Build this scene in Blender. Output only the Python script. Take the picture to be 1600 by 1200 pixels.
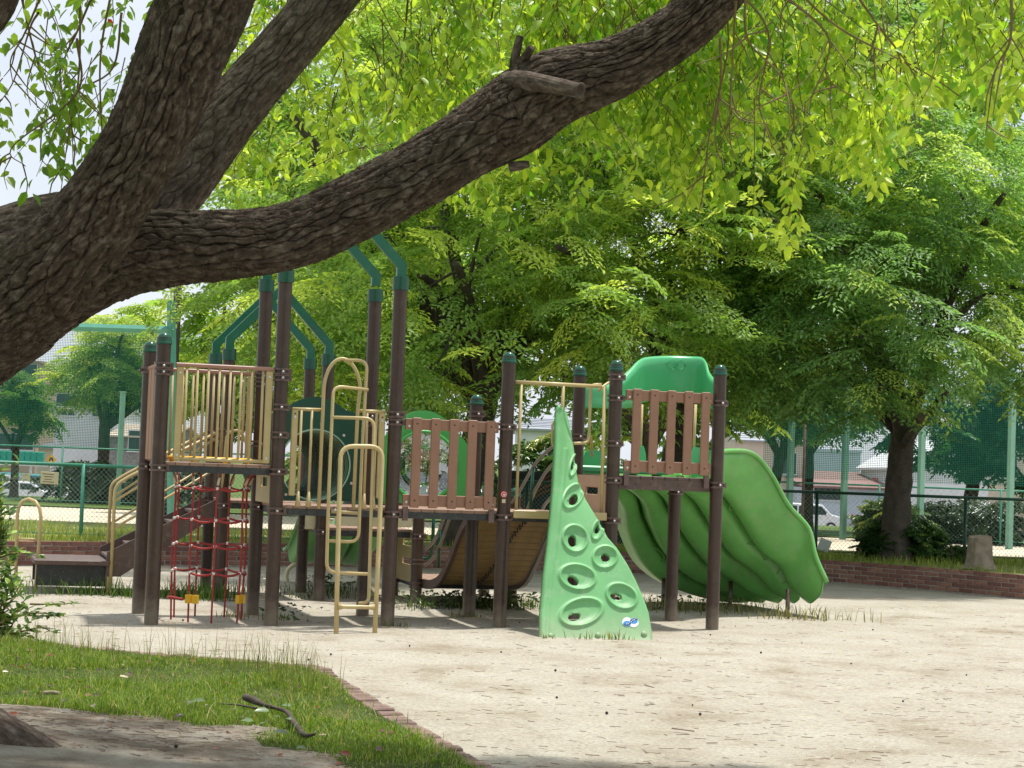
import bpy, math, random
import numpy as np
from mathutils import Vector, Matrix

random.seed(7)
RNG = np.random.default_rng(11)
R = math.radians
for o in list(bpy.data.objects):
    bpy.data.objects.remove(o)
scene = bpy.context.scene
COL = scene.collection

# ------------------------------------------------------------------ camera
EYE = 1.5
FPX, PITCH, ROLL = 2889.0, 0.0443, 0.0374
cp, sp, cr, sr = math.cos(PITCH), math.sin(PITCH), math.cos(ROLL), math.sin(ROLL)
fwd = Vector((0, cp, sp)); up0 = Vector((0, -sp, cp)); rt0 = Vector((1, 0, 0))
rt = rt0 * cr + up0 * sr
up = up0 * cr - rt0 * sr
cam_d = bpy.data.cameras.new('camera')
cam_d.sensor_width = 36; cam_d.lens = FPX / 1600 * 36
cam_d.clip_start = 0.1; cam_d.clip_end = 3000
cam = bpy.data.objects.new('camera', cam_d)
COL.objects.link(cam)
mw = Matrix((rt, up, -fwd)).transposed().to_4x4(); mw.translation = (0, 0, EYE)
cam.matrix_world = mw
scene.camera = cam

# ------------------------------------------------------------------ sky and sun
SUN_EL, SUN_AZ = R(76), R(50)      # azimuth measured from +Y (ahead) towards +X (right)
sdir = Vector((math.sin(SUN_AZ) * math.cos(SUN_EL), math.cos(SUN_AZ) * math.cos(SUN_EL), math.sin(SUN_EL)))
world = bpy.data.worlds.new('World'); scene.world = world; world.use_nodes = True
wn = world.node_tree; wn.nodes.clear()
def wnode(t, **k):
    n = wn.nodes.new(t)
    for a, b in k.items(): setattr(n, a, b)
    return n
w_out = wnode('ShaderNodeOutputWorld'); w_bg = wnode('ShaderNodeBackground'); w_bg.inputs[1].default_value = 0.12
w_sky = wnode('ShaderNodeTexSky', sky_type='NISHITA', sun_disc=False, sun_elevation=SUN_EL, sun_rotation=SUN_AZ)
w_sky.air_density = 1.0; w_sky.dust_density = 3.0; w_sky.ozone_density = 1.0
w_tc = wnode('ShaderNodeTexCoord'); w_map = wnode('ShaderNodeMapping'); w_map.inputs['Scale'].default_value = (1, 1, 2.2)
w_noise = wnode('ShaderNodeTexNoise'); w_noise.inputs['Scale'].default_value = 3.2; w_noise.inputs['Detail'].default_value = 7; w_noise.inputs['Roughness'].default_value = 0.55
w_rmp = wnode('ShaderNodeMapRange'); w_rmp.inputs[1].default_value = 0.30; w_rmp.inputs[2].default_value = 0.62; w_rmp.inputs[3].default_value = 0.60; w_rmp.inputs[4].default_value = 0.97
w_mix = wnode('ShaderNodeMix', data_type='RGBA'); w_mix.inputs[7].default_value = (5.4, 5.75, 6.2, 1)
wl = wn.links.new
wl(w_tc.outputs['Generated'], w_map.inputs[0]); wl(w_map.outputs[0], w_noise.inputs['Vector']); wl(w_noise.outputs['Fac'], w_rmp.inputs[0])
wl(w_rmp.outputs[0], w_mix.inputs[0]); wl(w_sky.outputs[0], w_mix.inputs[6]); wl(w_mix.outputs[2], w_bg.inputs[0]); wl(w_bg.outputs[0], w_out.inputs[0])
sun_d = bpy.data.lights.new('sun', 'SUN'); sun_d.energy = 3.6; sun_d.angle = R(2.2); sun_d.color = (1.0, 0.965, 0.90)
sun = bpy.data.objects.new('sun', sun_d); COL.objects.link(sun)
sun.rotation_euler = sdir.to_track_quat('Z', 'Y').to_euler()
sun.location = (0, 0, 30)
vs = scene.view_settings
vs.view_transform = 'Standard'; vs.look = 'None'; vs.exposure = 0.5; vs.gamma = 1.0; vs.use_curve_mapping = False
scene.cycles.max_bounces = 10; scene.cycles.diffuse_bounces = 5; scene.cycles.glossy_bounces = 2
scene.cycles.transmission_bounces = 6; scene.cycles.transparent_max_bounces = 12
scene.cycles.sample_clamp_indirect = 6.0
scene.cycles.use_denoising = True

# ------------------------------------------------------------------ geometry from the photograph's own measurements
def ray(px, py):
    xr = (px - 800) / FPX; yr = (600 - py) / FPX
    x = xr * cr - yr * sr; yc = xr * sr + yr * cr
    return Vector((x, cp - yc * sp, sp + yc * cp))
def at(px, py, Y):
    d = ray(px, py); t = Y / d.y
    return Vector((d.x * t, Y, EYE + d.z * t))
def gnd(px, py, z=0.0):
    d = ray(px, py); t = (z - EYE) / d.z
    return Vector((d.x * t, d.y * t, z))
PGX, PGY, YAW, M = -3.10, 16.33, 0.2919, 1.067
ux, uy = math.cos(YAW), math.sin(YAW)
def pl(px, py, v):                       # point of the play structure's frame on its plane v
    d = ray(px, py)
    t = (v + (-PGX * uy + PGY * ux)) / (-d.x * uy + d.y * ux)
    x = d.x * t - PGX; y = d.y * t - PGY
    return Vector((x * ux + y * uy, v, EYE + d.z * t))

# ------------------------------------------------------------------ materials
MATS = {}
def lin(c):
    return tuple(((x / 255) / 12.92 if x / 255 <= 0.04045 else ((x / 255 + 0.055) / 1.055) ** 2.4) for x in c)
def new_mat(name):
    m = bpy.data.materials.new(name); m.use_nodes = True
    nt = m.node_tree; nt.nodes.clear()
    MATS[name] = m
    return m, nt
def nd(nt, t, **k):
    n = nt.nodes.new(t)
    for a, b in k.items():
        if a == 'ins':
            for i, val in b.items(): n.inputs[i].default_value = val
        else: setattr(n, a, b)
    return n
def ramp(nt, fac, stops):
    r = nd(nt, 'ShaderNodeValToRGB'); e = r.color_ramp.elements
    while len(e) < len(stops): e.new(0.5)
    for i, (p, c) in enumerate(stops):
        e[i].position = p; e[i].color = (*c[:3], 1)
    nt.links.new(fac, r.inputs[0])
    return r.outputs[0]
def paint(name, base, rough=0.45, var=0.18, scale=6.0, bump=0.05, bscale=60.0, dirt=None, metallic=0.0, objvar=0.0, spec=0.5, splash=0.0):
    """plastic / powder coat / wood-plastic with uneven tone, dusty dirt and fine relief"""
    m, nt = new_mat(name); L = nt.links.new
    out = nd(nt, 'ShaderNodeOutputMaterial'); b = nd(nt, 'ShaderNodeBsdfPrincipled', ins={'Roughness': rough, 'Metallic': metallic, 'Specular IOR Level': spec})
    tc = nd(nt, 'ShaderNodeTexCoord')
    n1 = nd(nt, 'ShaderNodeTexNoise', ins={'Scale': scale, 'Detail': 6.0, 'Roughness': 0.6})
    L(tc.outputs['Object'], n1.inputs['Vector'])
    d0 = tuple(x * (1 - var) for x in base); d1 = tuple(min(1, x * (1 + var)) for x in base)
    c = ramp(nt, n1.outputs['Fac'], [(0.3, d0), (0.7, d1)])
    if dirt:
        n2 = nd(nt, 'ShaderNodeTexNoise', ins={'Scale': scale * 3.3, 'Detail': 8.0, 'Roughness': 0.7})
        L(tc.outputs['Object'], n2.inputs['Vector'])
        mr = nd(nt, 'ShaderNodeMapRange', ins={1: 0.52, 2: 0.8, 3: 0.0, 4: dirt[1]})
        L(n2.outputs['Fac'], mr.inputs[0])
        mx = nd(nt, 'ShaderNodeMix', data_type='RGBA', ins={7: (*dirt[0], 1)})
        L(mr.outputs[0], mx.inputs[0]); L(c, mx.inputs[6]); c = mx.outputs[2]
    if splash:                         # sand dust kicked up on the foot of the thing
        sz = nd(nt, 'ShaderNodeSeparateXYZ'); L(tc.outputs['Object'], sz.inputs[0])
        ns = nd(nt, 'ShaderNodeTexNoise', ins={'Scale': 14.0, 'Detail': 7.0, 'Roughness': 0.7}); L(tc.outputs['Object'], ns.inputs['Vector'])
        ma = nd(nt, 'ShaderNodeMath', operation='MULTIPLY_ADD', ins={1: 0.5, 2: -0.25}); L(ns.outputs['Fac'], ma.inputs[0])
        ad = nd(nt, 'ShaderNodeMath', operation='ADD'); L(sz.outputs['Z'], ad.inputs[0]); L(ma.outputs[0], ad.inputs[1])
        ms = nd(nt, 'ShaderNodeMapRange', ins={1: -0.05, 2: 0.28, 3: splash, 4: 0.0}); L(ad.outputs[0], ms.inputs[0])
        mz = nd(nt, 'ShaderNodeMix', data_type='RGBA', ins={7: (0.40, 0.345, 0.26, 1)}); L(ms.outputs[0], mz.inputs[0]); L(c, mz.inputs[6]); c = mz.outputs[2]
    if objvar:
        oi = nd(nt, 'ShaderNodeObjectInfo')
        hs = nd(nt, 'ShaderNodeHueSaturation')
        mr = nd(nt, 'ShaderNodeMapRange', ins={3: 1 - objvar, 4: 1 + objvar})
        L(oi.outputs['Random'], mr.inputs[0]); L(mr.outputs[0], hs.inputs['Value'])
        mr2 = nd(nt, 'ShaderNodeMapRange', ins={3: 0.5 - objvar * 0.04, 4: 0.5 + objvar * 0.04})
        L(oi.outputs['Random'], mr2.inputs[0]); L(mr2.outputs[0], hs.inputs['Hue'])
        L(c, hs.inputs['Color']); c = hs.outputs[0]
    L(c, b.inputs['Base Color'])
    if bump:
        n3 = nd(nt, 'ShaderNodeTexNoise', ins={'Scale': bscale, 'Detail': 4.0})
        L(tc.outputs['Object'], n3.inputs['Vector'])
        bp = nd(nt, 'ShaderNodeBump', ins={'Strength': bump, 'Distance': 0.01})
        L(n3.outputs['Fac'], bp.inputs['Height']); L(bp.outputs[0], b.inputs['Normal'])
    L(b.outputs[0], out.inputs[0])
    return m
DUST = (0.42, 0.36, 0.27)
paint('post_brown', (0.052, 0.028, 0.0185), 0.34, 0.14, 3.0, 0.04, 90, (DUST, 0.10), splash=0.42)
paint('cap_green', (0.004, 0.066, 0.036), 0.22, 0.12, 4.0, 0.02, 60)
paint('beam_green', (0.004, 0.112, 0.056), 0.3, 0.12, 4.0, 0.02, 60, (DUST, 0.1))
paint('clamp', (0.13, 0.078, 0.066), 0.28, 0.2, 12.0, 0.05, 80)
paint('tan', (0.49, 0.38, 0.175), 0.4, 0.10, 5.0, 0.03, 80, (DUST, 0.25))
paint('riser_tan', (0.50, 0.31, 0.19), 0.5, 0.08, 5.0, 0.04, 80, (DUST, 0.25))
paint('cream', (0.62, 0.55, 0.36), 0.5, 0.12, 5.0, 0.03, 80, (DUST, 0.3))
paint('slat_brown', (0.29, 0.150, 0.095), 0.6, 0.08, 4.0, 0.12, 140, (DUST, 0.16))
paint('board_brown', (0.30, 0.15, 0.075), 0.6, 0.14, 5.0, 0.12, 120, (DUST, 0.16))
paint('rail_brown', (0.36, 0.19, 0.14), 0.5, 0.1, 5.0, 0.06, 80)
paint('deck_brown', (0.30, 0.19, 0.14), 0.65, 0.15, 8.0, 0.12, 120, (DUST, 0.5))
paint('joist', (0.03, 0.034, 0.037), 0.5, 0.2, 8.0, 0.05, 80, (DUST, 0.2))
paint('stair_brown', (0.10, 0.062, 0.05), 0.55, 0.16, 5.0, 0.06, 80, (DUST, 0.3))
paint('wall_green', (0.15, 0.41, 0.155), 0.5, 0.10, 3.0, 0.07, 150, ((0.42, 0.5, 0.36), 0.5), splash=0.5)
paint('slide_green', (0.145, 0.42, 0.10), 0.34, 0.14, 2.5, 0.06, 90, ((0.36, 0.40, 0.24), 0.6))
paint('hood_green', (0.075, 0.42, 0.165), 0.3, 0.06, 3.0, 0.02, 90)
paint('panel_dark_green', (0.004, 0.068, 0.040), 0.4, 0.1, 4.0, 0.03, 90)
paint('ring_green', (0.02, 0.20, 0.10), 0.35, 0.2, 6.0, 0.03, 90)
paint('ring_pale', (0.30, 0.50, 0.38), 0.4, 0.2, 6.0, 0.03, 90)
paint('panel_green', (0.07, 0.42, 0.09), 0.35, 0.08, 4.0, 0.03, 90)
paint('rope_red', (0.33, 0.03, 0.028), 0.7, 0.2, 30.0, 0.3, 300)
paint('rope_pale', (0.6, 0.5, 0.36), 0.6, 0.2, 20.0)
paint('yellow', (0.75, 0.42, 0.02), 0.4, 0.08)
paint('steel', (0.66, 0.66, 0.63), 0.35, 0.1, metallic=0.25)
paint('rail_grey', (0.18, 0.16, 0.14), 0.3, 0.15)
paint('ramp_wood', (0.30, 0.19, 0.075), 0.6, 0.2, 8.0, 0.2, 60, ((0.5, 0.42, 0.2), 0.3))
paint('chain_black', (0.012, 0.012, 0.012), 0.5, 0.2)
paint('sticker_red', (0.62, 0.02, 0.02), 0.4, 0.03); paint('sticker_white', (0.75, 0.78, 0.8), 0.4, 0.03)
paint('sticker_blue', (0.03, 0.24, 0.58), 0.4, 0.05); paint('sticker_navy', (0.03, 0.08, 0.2), 0.4, 0.05)
paint('sticker_beige', (0.6, 0.52, 0.33), 0.5, 0.05)
paint('brick', (0.195, 0.088, 0.066), 0.85, 0.3, 9.0, 0.5, 90, ((0.32, 0.24, 0.19), 0.5), objvar=0.28)
paint('paver', (0.20, 0.125, 0.105), 0.85, 0.25, 9.0, 0.5, 90, (DUST, 0.6), objvar=0.22)
paint('mortar', (0.29, 0.26, 0.225), 0.95, 0.3, 12.0, 0.5, 120)
paint('fence_dark', (0.012, 0.07, 0.045), 0.4, 0.15)
paint('fence_green', (0.05, 0.25, 0.17), 0.45, 0.15, 3.0, 0.03, 60, ((0.3, 0.35, 0.3), 0.3))
paint('pole_mint', (0.19, 0.40, 0.31), 0.5, 0.12, 3.0, 0.03, 60, ((0.3, 0.3, 0.25), 0.4))
paint('wire', (0.22, 0.30, 0.24), 0.5, 0.2)
paint('dark_pole', (0.02, 0.018, 0.016), 0.5, 0.2)
paint('navy_board', (0.003, 0.012, 0.02), 0.6, 0.3, 1.5); paint('orange_stripe', (0.16, 0.05, 0.015), 0.6, 0.3, 1.5)
paint('stucco_white', (0.66, 0.67, 0.68), 0.9, 0.06, 1.0, 0.1, 20, ((0.45, 0.44, 0.42), 0.4))
paint('stucco_blue', (0.52, 0.60, 0.68), 0.9, 0.06, 1.0, 0.1, 20, ((0.4, 0.42, 0.45), 0.4))
paint('stucco_beige', (0.55, 0.47, 0.38), 0.9, 0.08, 1.0, 0.1, 20)
paint('stone_grey', (0.22, 0.21, 0.20), 0.9, 0.35, 6.0, 0.4, 10)
paint('apartment', (0.42, 0.30, 0.25), 0.9, 0.1, 1.0)
paint('roof_red', (0.20, 0.115, 0.10), 0.8, 0.2, 3.0); paint('roof_grey', (0.30, 0.32, 0.35), 0.7, 0.15, 3.0)
paint('window_glass', (0.03, 0.05, 0.055), 0.12, 0.3, 1.0, 0)
paint('car_white', (0.75, 0.76, 0.77), 0.2, 0.03, 2.0, 0); paint('car_silver', (0.42, 0.44, 0.46), 0.25, 0.05, 2.0, 0, metallic=0.4)
paint('car_teal', (0.05, 0.32, 0.34), 0.25, 0.05, 2.0, 0)
paint('tyre', (0.015, 0.015, 0.015), 0.8, 0.2); paint('lamp_red', (0.6, 0.02, 0.015), 0.25, 0.1); paint('lamp_clear', (0.7, 0.72, 0.75), 0.15, 0.05)
paint('awning', (0.01, 0.30, 0.20), 0.6, 0.12); paint('sign_yellow', (0.75, 0.42, 0.02), 0.5, 0.05); paint('sign_black', (0.02, 0.02, 0.02), 0.5, 0.1)
paint('stump_wood', (0.25, 0.20, 0.15), 0.9, 0.35, 7.0, 0.6, 25); paint('cut_wood', (0.30, 0.235, 0.165), 0.9, 0.3, 14.0, 0.4, 50)
paint('dead_wood', (0.075, 0.055, 0.042), 0.9, 0.4, 14.0, 0.6, 60); paint('seed', (0.025, 0.018, 0.014), 0.7, 0.3)
paint('twig', (0.17, 0.12, 0.045), 0.8, 0.3, 10.0); paint('branch_dark', (0.06, 0.047, 0.036), 0.9, 0.45, 6.0, 1.0, 28, ((0.16, 0.15, 0.12), 0.5))
paint('litter', (0.22, 0.155, 0.11), 0.9, 0.6, 1.5, 0)

def leaf_mat(name, trans=0.45, rough=0.45, tboost=(1.5, 1.35, 0.6), spec=0.4):
    """leaf: colour from the tint stored on each leaf, light passing through it"""
    m, nt = new_mat(name); L = nt.links.new
    out = nd(nt, 'ShaderNodeOutputMaterial')
    at_ = nd(nt, 'ShaderNodeAttribute', attribute_name='tint')
    b = nd(nt, 'ShaderNodeBsdfPrincipled', ins={'Roughness': rough, 'Specular IOR Level': spec})
    t = nd(nt, 'ShaderNodeBsdfTranslucent')
    mul = nd(nt, 'ShaderNodeMix', data_type='RGBA', blend_type='MULTIPLY', ins={0: 1.0, 7: (*tboost, 1)})
    L(at_.outputs['Color'], b.inputs['Base Color']); L(at_.outputs['Color'], mul.inputs[6]); L(mul.outputs[2], t.inputs['Color'])
    mx = nd(nt, 'ShaderNodeMixShader', ins={0: trans})
    L(b.outputs[0], mx.inputs[1]); L(t.outputs[0], mx.inputs[2]); L(mx.outputs[0], out.inputs[0])
    return m
leaf_mat('leaf_near', 0.55, 0.36, (1.62, 1.55, 0.58))
leaf_mat('leaf_far', 0.5, 0.45, (1.5, 1.55, 0.8))
leaf_mat('leaf_dark', 0.25, 0.3, (1.4, 1.3, 0.6), 0.5)
leaf_mat('grass', 0.4, 0.55, (1.4, 1.3, 0.6), 0.25)

def bark_mat(name, c0, c1, c2, moss=0.55):
    m, nt = new_mat(name); L = nt.links.new
    out = nd(nt, 'ShaderNodeOutputMaterial'); b = nd(nt, 'ShaderNodeBsdfPrincipled', ins={'Roughness': 0.9, 'Specular IOR Level': 0.2})
    at_ = nd(nt, 'ShaderNodeAttribute', attribute_name='bark')
    mp = nd(nt, 'ShaderNodeMapping', ins={'Scale': (1.0, 0.45, 1.0)}); L(at_.outputs['Vector'], mp.inputs[0])
    n1 = nd(nt, 'ShaderNodeTexNoise', ins={'Scale': 34.0, 'Detail': 8.0, 'Roughness': 0.7}); L(mp.outputs[0], n1.inputs['Vector'])
    col = ramp(nt, n1.outputs['Fac'], [(0.30, c0), (0.50, c1), (0.68, c2)])
    n2 = nd(nt, 'ShaderNodeTexNoise', ins={'Scale': 2.6, 'Detail': 6.0, 'Roughness': 0.65}); L(at_.outputs['Vector'], n2.inputs['Vector'])
    mr = nd(nt, 'ShaderNodeMapRange', ins={1: 0.5, 2: 0.72, 3: 0.0, 4: moss}); L(n2.outputs['Fac'], mr.inputs[0])
    mx = nd(nt, 'ShaderNodeMix', data_type='RGBA', ins={7: (0.055, 0.056, 0.033, 1)}); L(mr.outputs[0], mx.inputs[0]); L(col, mx.inputs[6])
    n4 = nd(nt, 'ShaderNodeTexNoise', ins={'Scale': 16.0, 'Detail': 6.0}); L(at_.outputs['Vector'], n4.inputs['Vector'])
    mr4 = nd(nt, 'ShaderNodeMapRange', ins={1: 0.60, 2: 0.74, 3: 0.0, 4: 0.62}); L(n4.outputs['Fac'], mr4.inputs[0])
    mx4 = nd(nt, 'ShaderNodeMix', data_type='RGBA', ins={7: (0.23, 0.205, 0.17, 1)}); L(mr4.outputs[0], mx4.inputs[0]); L(mx.outputs[2], mx4.inputs[6])
    L(mx4.outputs[2], b.inputs['Base Color'])
    n3 = nd(nt, 'ShaderNodeTexNoise', ins={'Scale': 70.0, 'Detail': 6.0, 'Roughness': 0.7}); L(mp.outputs[0], n3.inputs['Vector'])
    bp = nd(nt, 'ShaderNodeBump', ins={'Strength': 0.9, 'Distance': 0.014}); L(n3.outputs['Fac'], bp.inputs['Height'])
    L(bp.outputs[0], b.inputs['Normal']); L(b.outputs[0], out.inputs[0])
    return m
bark_mat('bark', (0.025, 0.018, 0.013), (0.074, 0.053, 0.039), (0.20, 0.156, 0.12))
bark_mat('bark_pale', (0.045, 0.032, 0.025), (0.115, 0.085, 0.067), (0.24, 0.195, 0.16), 0.2)

def ground_mat(name, stops, scale=1.2, fine=55.0, bump=0.5, speck=None, lo_=.72, hi_=1.22, mid=0.0):
    m, nt = new_mat(name); L = nt.links.new
    out = nd(nt, 'ShaderNodeOutputMaterial'); b = nd(nt, 'ShaderNodeBsdfPrincipled', ins={'Roughness': 0.95, 'Specular IOR Level': 0.15})
    tc = nd(nt, 'ShaderNodeTexCoord')
    n1 = nd(nt, 'ShaderNodeTexNoise', ins={'Scale': scale, 'Detail': 9.0, 'Roughness': 0.62, 'Distortion': 0.4}); L(tc.outputs['Object'], n1.inputs['Vector'])
    c = ramp(nt, n1.outputs['Fac'], stops)
    n2 = nd(nt, 'ShaderNodeTexNoise', ins={'Scale': fine, 'Detail': 6.0, 'Roughness': 0.75}); L(tc.outputs['Object'], n2.inputs['Vector'])
    mr = nd(nt, 'ShaderNodeMapRange', ins={1: 0.25, 2: 0.75, 3: lo_, 4: hi_}); L(n2.outputs['Fac'], mr.inputs[0])
    mx = nd(nt, 'ShaderNodeMix', data_type='RGBA', blend_type='MULTIPLY', ins={0: 1.0}); L(c, mx.inputs[6]); L(mr.outputs[0], mx.inputs[7])
    c = mx.outputs[2]
    if speck:
        v = nd(nt, 'ShaderNodeTexVoronoi', ins={'Scale': speck[1]}); L(tc.outputs['Object'], v.inputs['Vector'])
        mr2 = nd(nt, 'ShaderNodeMapRange', ins={1: 0.0, 2: speck[2], 3: speck[3], 4: 0.0}); L(v.outputs['Distance'], mr2.inputs[0])
        mx2 = nd(nt, 'ShaderNodeMix', data_type='RGBA', ins={7: (*speck[0], 1)}); L(mr2.outputs[0], mx2.inputs[0]); L(c, mx2.inputs[6]); c = mx2.outputs[2]
    L(c, b.inputs['Base Color'])
    bp = nd(nt, 'ShaderNodeBump', ins={'Strength': bump, 'Distance': 0.02}); L(n2.outputs['Fac'], bp.inputs['Height'])
    if mid:
        n5 = nd(nt, 'ShaderNodeTexNoise', ins={'Scale': 6.5, 'Detail': 5.0, 'Roughness': 0.6}); L(tc.outputs['Object'], n5.inputs['Vector'])
        bp2 = nd(nt, 'ShaderNodeBump', ins={'Strength': mid, 'Distance': 0.06}); L(n5.outputs['Fac'], bp2.inputs['Height']); L(bp2.outputs[0], bp.inputs['Normal'])
    L(bp.outputs[0], b.inputs['Normal']); L(b.outputs[0], out.inputs[0])
    return m
ground_mat('sand', [(0.30, (0.31, 0.26, 0.19)), (0.46, (0.42, 0.378, 0.305)), (0.70, (0.485, 0.45, 0.375))], 1.3, 34.0, 0.8, ((0.20, 0.15, 0.10), 30.0, 0.20, 0.75), .58, 1.34, .45)
ground_mat('field', [(0.3, (0.55, 0.47, 0.35)), (0.7, (0.66, 0.58, 0.45))], 0.3, 20.0, 0.2)
ground_mat('soil', [(0.32, (0.17, 0.135, 0.10)), (0.5, (0.33, 0.285, 0.225)), (0.66, (0.47, 0.43, 0.36))], 2.6, 70.0, 1.0, ((0.08, 0.05, 0.035), 60.0, 0.2, 0.6))
ground_mat('turf', [(0.3, (0.035, 0.05, 0.015)), (0.55, (0.07, 0.095, 0.022)), (0.75, (0.17, 0.14, 0.07))], 2.0, 40.0, 0.8)
ground_mat('bed_soil', [(0.3, (0.16, 0.17, 0.055)), (0.5, (0.24, 0.26, 0.085)), (0.72, (0.36, 0.31, 0.17))], 1.2, 40.0, 0.8)
ground_mat('far_turf', [(0.3, (0.06, 0.10, 0.02)), (0.6, (0.11, 0.17, 0.04))], 0.5, 10.0, 0.4)

m, nt = new_mat('acrylic')
o_ = nd(nt, 'ShaderNodeOutputMaterial'); t_ = nd(nt, 'ShaderNodeBsdfTransparent', ins={0: (0.88, 0.90, 0.90, 1)}); g_ = nd(nt, 'ShaderNodeBsdfGlossy', ins={0: (1, 1, 1, 1), 'Roughness': 0.06})
f_ = nd(nt, 'ShaderNodeFresnel', ins={0: 1.5}); a_ = nd(nt, 'ShaderNodeMath', operation='ADD', ins={1: 0.16}); mx_ = nd(nt, 'ShaderNodeMixShader')
nt.links.new(f_.outputs[0], a_.inputs[0]); nt.links.new(a_.outputs[0], mx_.inputs[0]); nt.links.new(t_.outputs[0], mx_.inputs[1]); nt.links.new(g_.outputs[0], mx_.inputs[2]); nt.links.new(mx_.outputs[0], o_.inputs[0])

m, nt = new_mat('net_mesh')            # far-off knotted netting, finer than a pixel
o_ = nd(nt, 'ShaderNodeOutputMaterial'); t_ = nd(nt, 'ShaderNodeBsdfTransparent'); b_ = nd(nt, 'ShaderNodeBsdfPrincipled', ins={'Base Color': (0.012, 0.14, 0.10, 1), 'Roughness': 0.8})
tc_ = nd(nt, 'ShaderNodeTexCoord'); mx_ = nd(nt, 'ShaderNodeMixShader')
sep = nd(nt, 'ShaderNodeSeparateXYZ'); nt.links.new(tc_.outputs['Object'], sep.inputs[0])
facs = []
for ax, pitch in (('X', 0.045), ('Z', 0.045)):
    dv = nd(nt, 'ShaderNodeMath', operation='DIVIDE', ins={1: pitch}); nt.links.new(sep.outputs[ax], dv.inputs[0])
    fr = nd(nt, 'ShaderNodeMath', operation='FRACT'); nt.links.new(dv.outputs[0], fr.inputs[0])
    ls = nd(nt, 'ShaderNodeMath', operation='LESS_THAN', ins={1: 0.20}); nt.links.new(fr.outputs[0], ls.inputs[0]); facs.append(ls)
mxm = nd(nt, 'ShaderNodeMath', operation='MAXIMUM'); nt.links.new(facs[0].outputs[0], mxm.inputs[0]); nt.links.new(facs[1].outputs[0], mxm.inputs[1])
nt.links.new(mxm.outputs[0], mx_.inputs[0]); nt.links.new(t_.outputs[0], mx_.inputs[1]); nt.links.new(b_.outputs[0], mx_.inputs[2]); nt.links.new(mx_.outputs[0], o_.inputs[0])

# ------------------------------------------------------------------ mesh helpers
def link(o, parent=None):
    COL.objects.link(o)
    if parent is not None: o.parent = parent
    return o
def empty(name, loc=(0, 0, 0), rz=0.0):
    o = bpy.data.objects.new(name, None); o.location = loc; o.rotation_euler = (0, 0, rz); o.empty_display_size = 0.2
    return link(o)
def tag(o, label=None, cat=None, group=None, kind=None):
    if label: o['label'] = label
    if cat: o['category'] = cat
    if group: o['group'] = group
    if kind: o['kind'] = kind
    return o
def np_mesh(name, V, F, mat, parent=None, tint=None, smooth=False, attr=None):
    """V (n,3); F list of index arrays, each (k,3) or (k,4)"""
    me = bpy.data.meshes.new(name)
    V = np.asarray(V, np.float32)
    Fs = [np.asarray(f, np.int32) for f in (F if isinstance(F, list) else [F]) if len(f)]
    me.vertices.add(len(V)); me.vertices.foreach_set('co', V.ravel())
    loops = np.concatenate([f.ravel() for f in Fs]); tot = np.concatenate([np.full(len(f), f.shape[1], np.int32) for f in Fs])
    start = np.concatenate([[0], np.cumsum(tot)[:-1]]).astype(np.int32)
    me.loops.add(len(loops)); me.loops.foreach_set('vertex_index', loops)
    me.polygons.add(len(tot)); me.polygons.foreach_set('loop_start', start); me.polygons.foreach_set('loop_total', tot)
    if smooth: me.polygons.foreach_set('use_smooth', np.ones(len(tot), bool))
    if tint is not None:
        a = me.attributes.new('tint', 'FLOAT_COLOR', 'POINT')
        c = np.ones((len(V), 4), np.float32); c[:, :3] = tint; a.data.foreach_set('color', c.ravel())
    if attr is not None:
        a = me.attributes.new(attr[0], 'FLOAT_VECTOR', 'POINT'); a.data.foreach_set('vector', np.asarray(attr[1], np.float32).ravel())
    me.update(calc_edges=True); me.validate()
    if mat: me.materials.append(MATS[mat])
    return link(bpy.data.objects.new(name, me), parent)

def catmull(pts, n):
    P = np.asarray(pts, float); k = len(P)
    E_ = np.vstack([2 * P[0] - P[1], P, 2 * P[-1] - P[-2]])
    t = np.linspace(0, k - 1 - 1e-9, n); i = t.astype(int); f = (t - i)[:, None]
    p0, p1, p2, p3 = E_[i], E_[i + 1], E_[i + 2], E_[i + 3]
    return 0.5 * (2 * p1 + (p2 - p0) * f + (2 * p0 - 5 * p1 + 4 * p2 - p3) * f ** 2 + (3 * p1 - p0 - 3 * p2 + p3) * f ** 3)
def frames(P):
    T = np.gradient(P, axis=0); T /= np.linalg.norm(T, axis=1)[:, None] + 1e-12
    N = np.zeros_like(P)
    a = np.array([0, 0, 1.0]) if abs(T[0, 2]) < 0.9 else np.array([0, 1.0, 0])
    n = a - T[0] * (a @ T[0]); N[0] = n / np.linalg.norm(n)
    for i in range(1, len(P)):
        n = N[i - 1] - T[i] * (N[i - 1] @ T[i]); N[i] = n / (np.linalg.norm(n) + 1e-12)
    return T, N, np.cross(T, N)
def tube_arrays(P, rad, seg=8, caps=True):
    P = np.asarray(P, float); rad = np.broadcast_to(np.asarray(rad, float), (len(P),))
    T, N, B = frames(P)
    a = np.linspace(0, 2 * np.pi, seg, endpoint=False)
    V = (P[:, None] + rad[:, None, None] * (np.cos(a)[None, :, None] * N[:, None] + np.sin(a)[None, :, None] * B[:, None])).reshape(-1, 3)
    i = np.arange(len(P) - 1)[:, None] * seg; j = np.arange(seg)[None, :]; j2 = (j + 1) % seg
    F = np.stack([i + j, i + j2, i + seg + j2, i + seg + j], -1).reshape(-1, 4)
    return V, F

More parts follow.
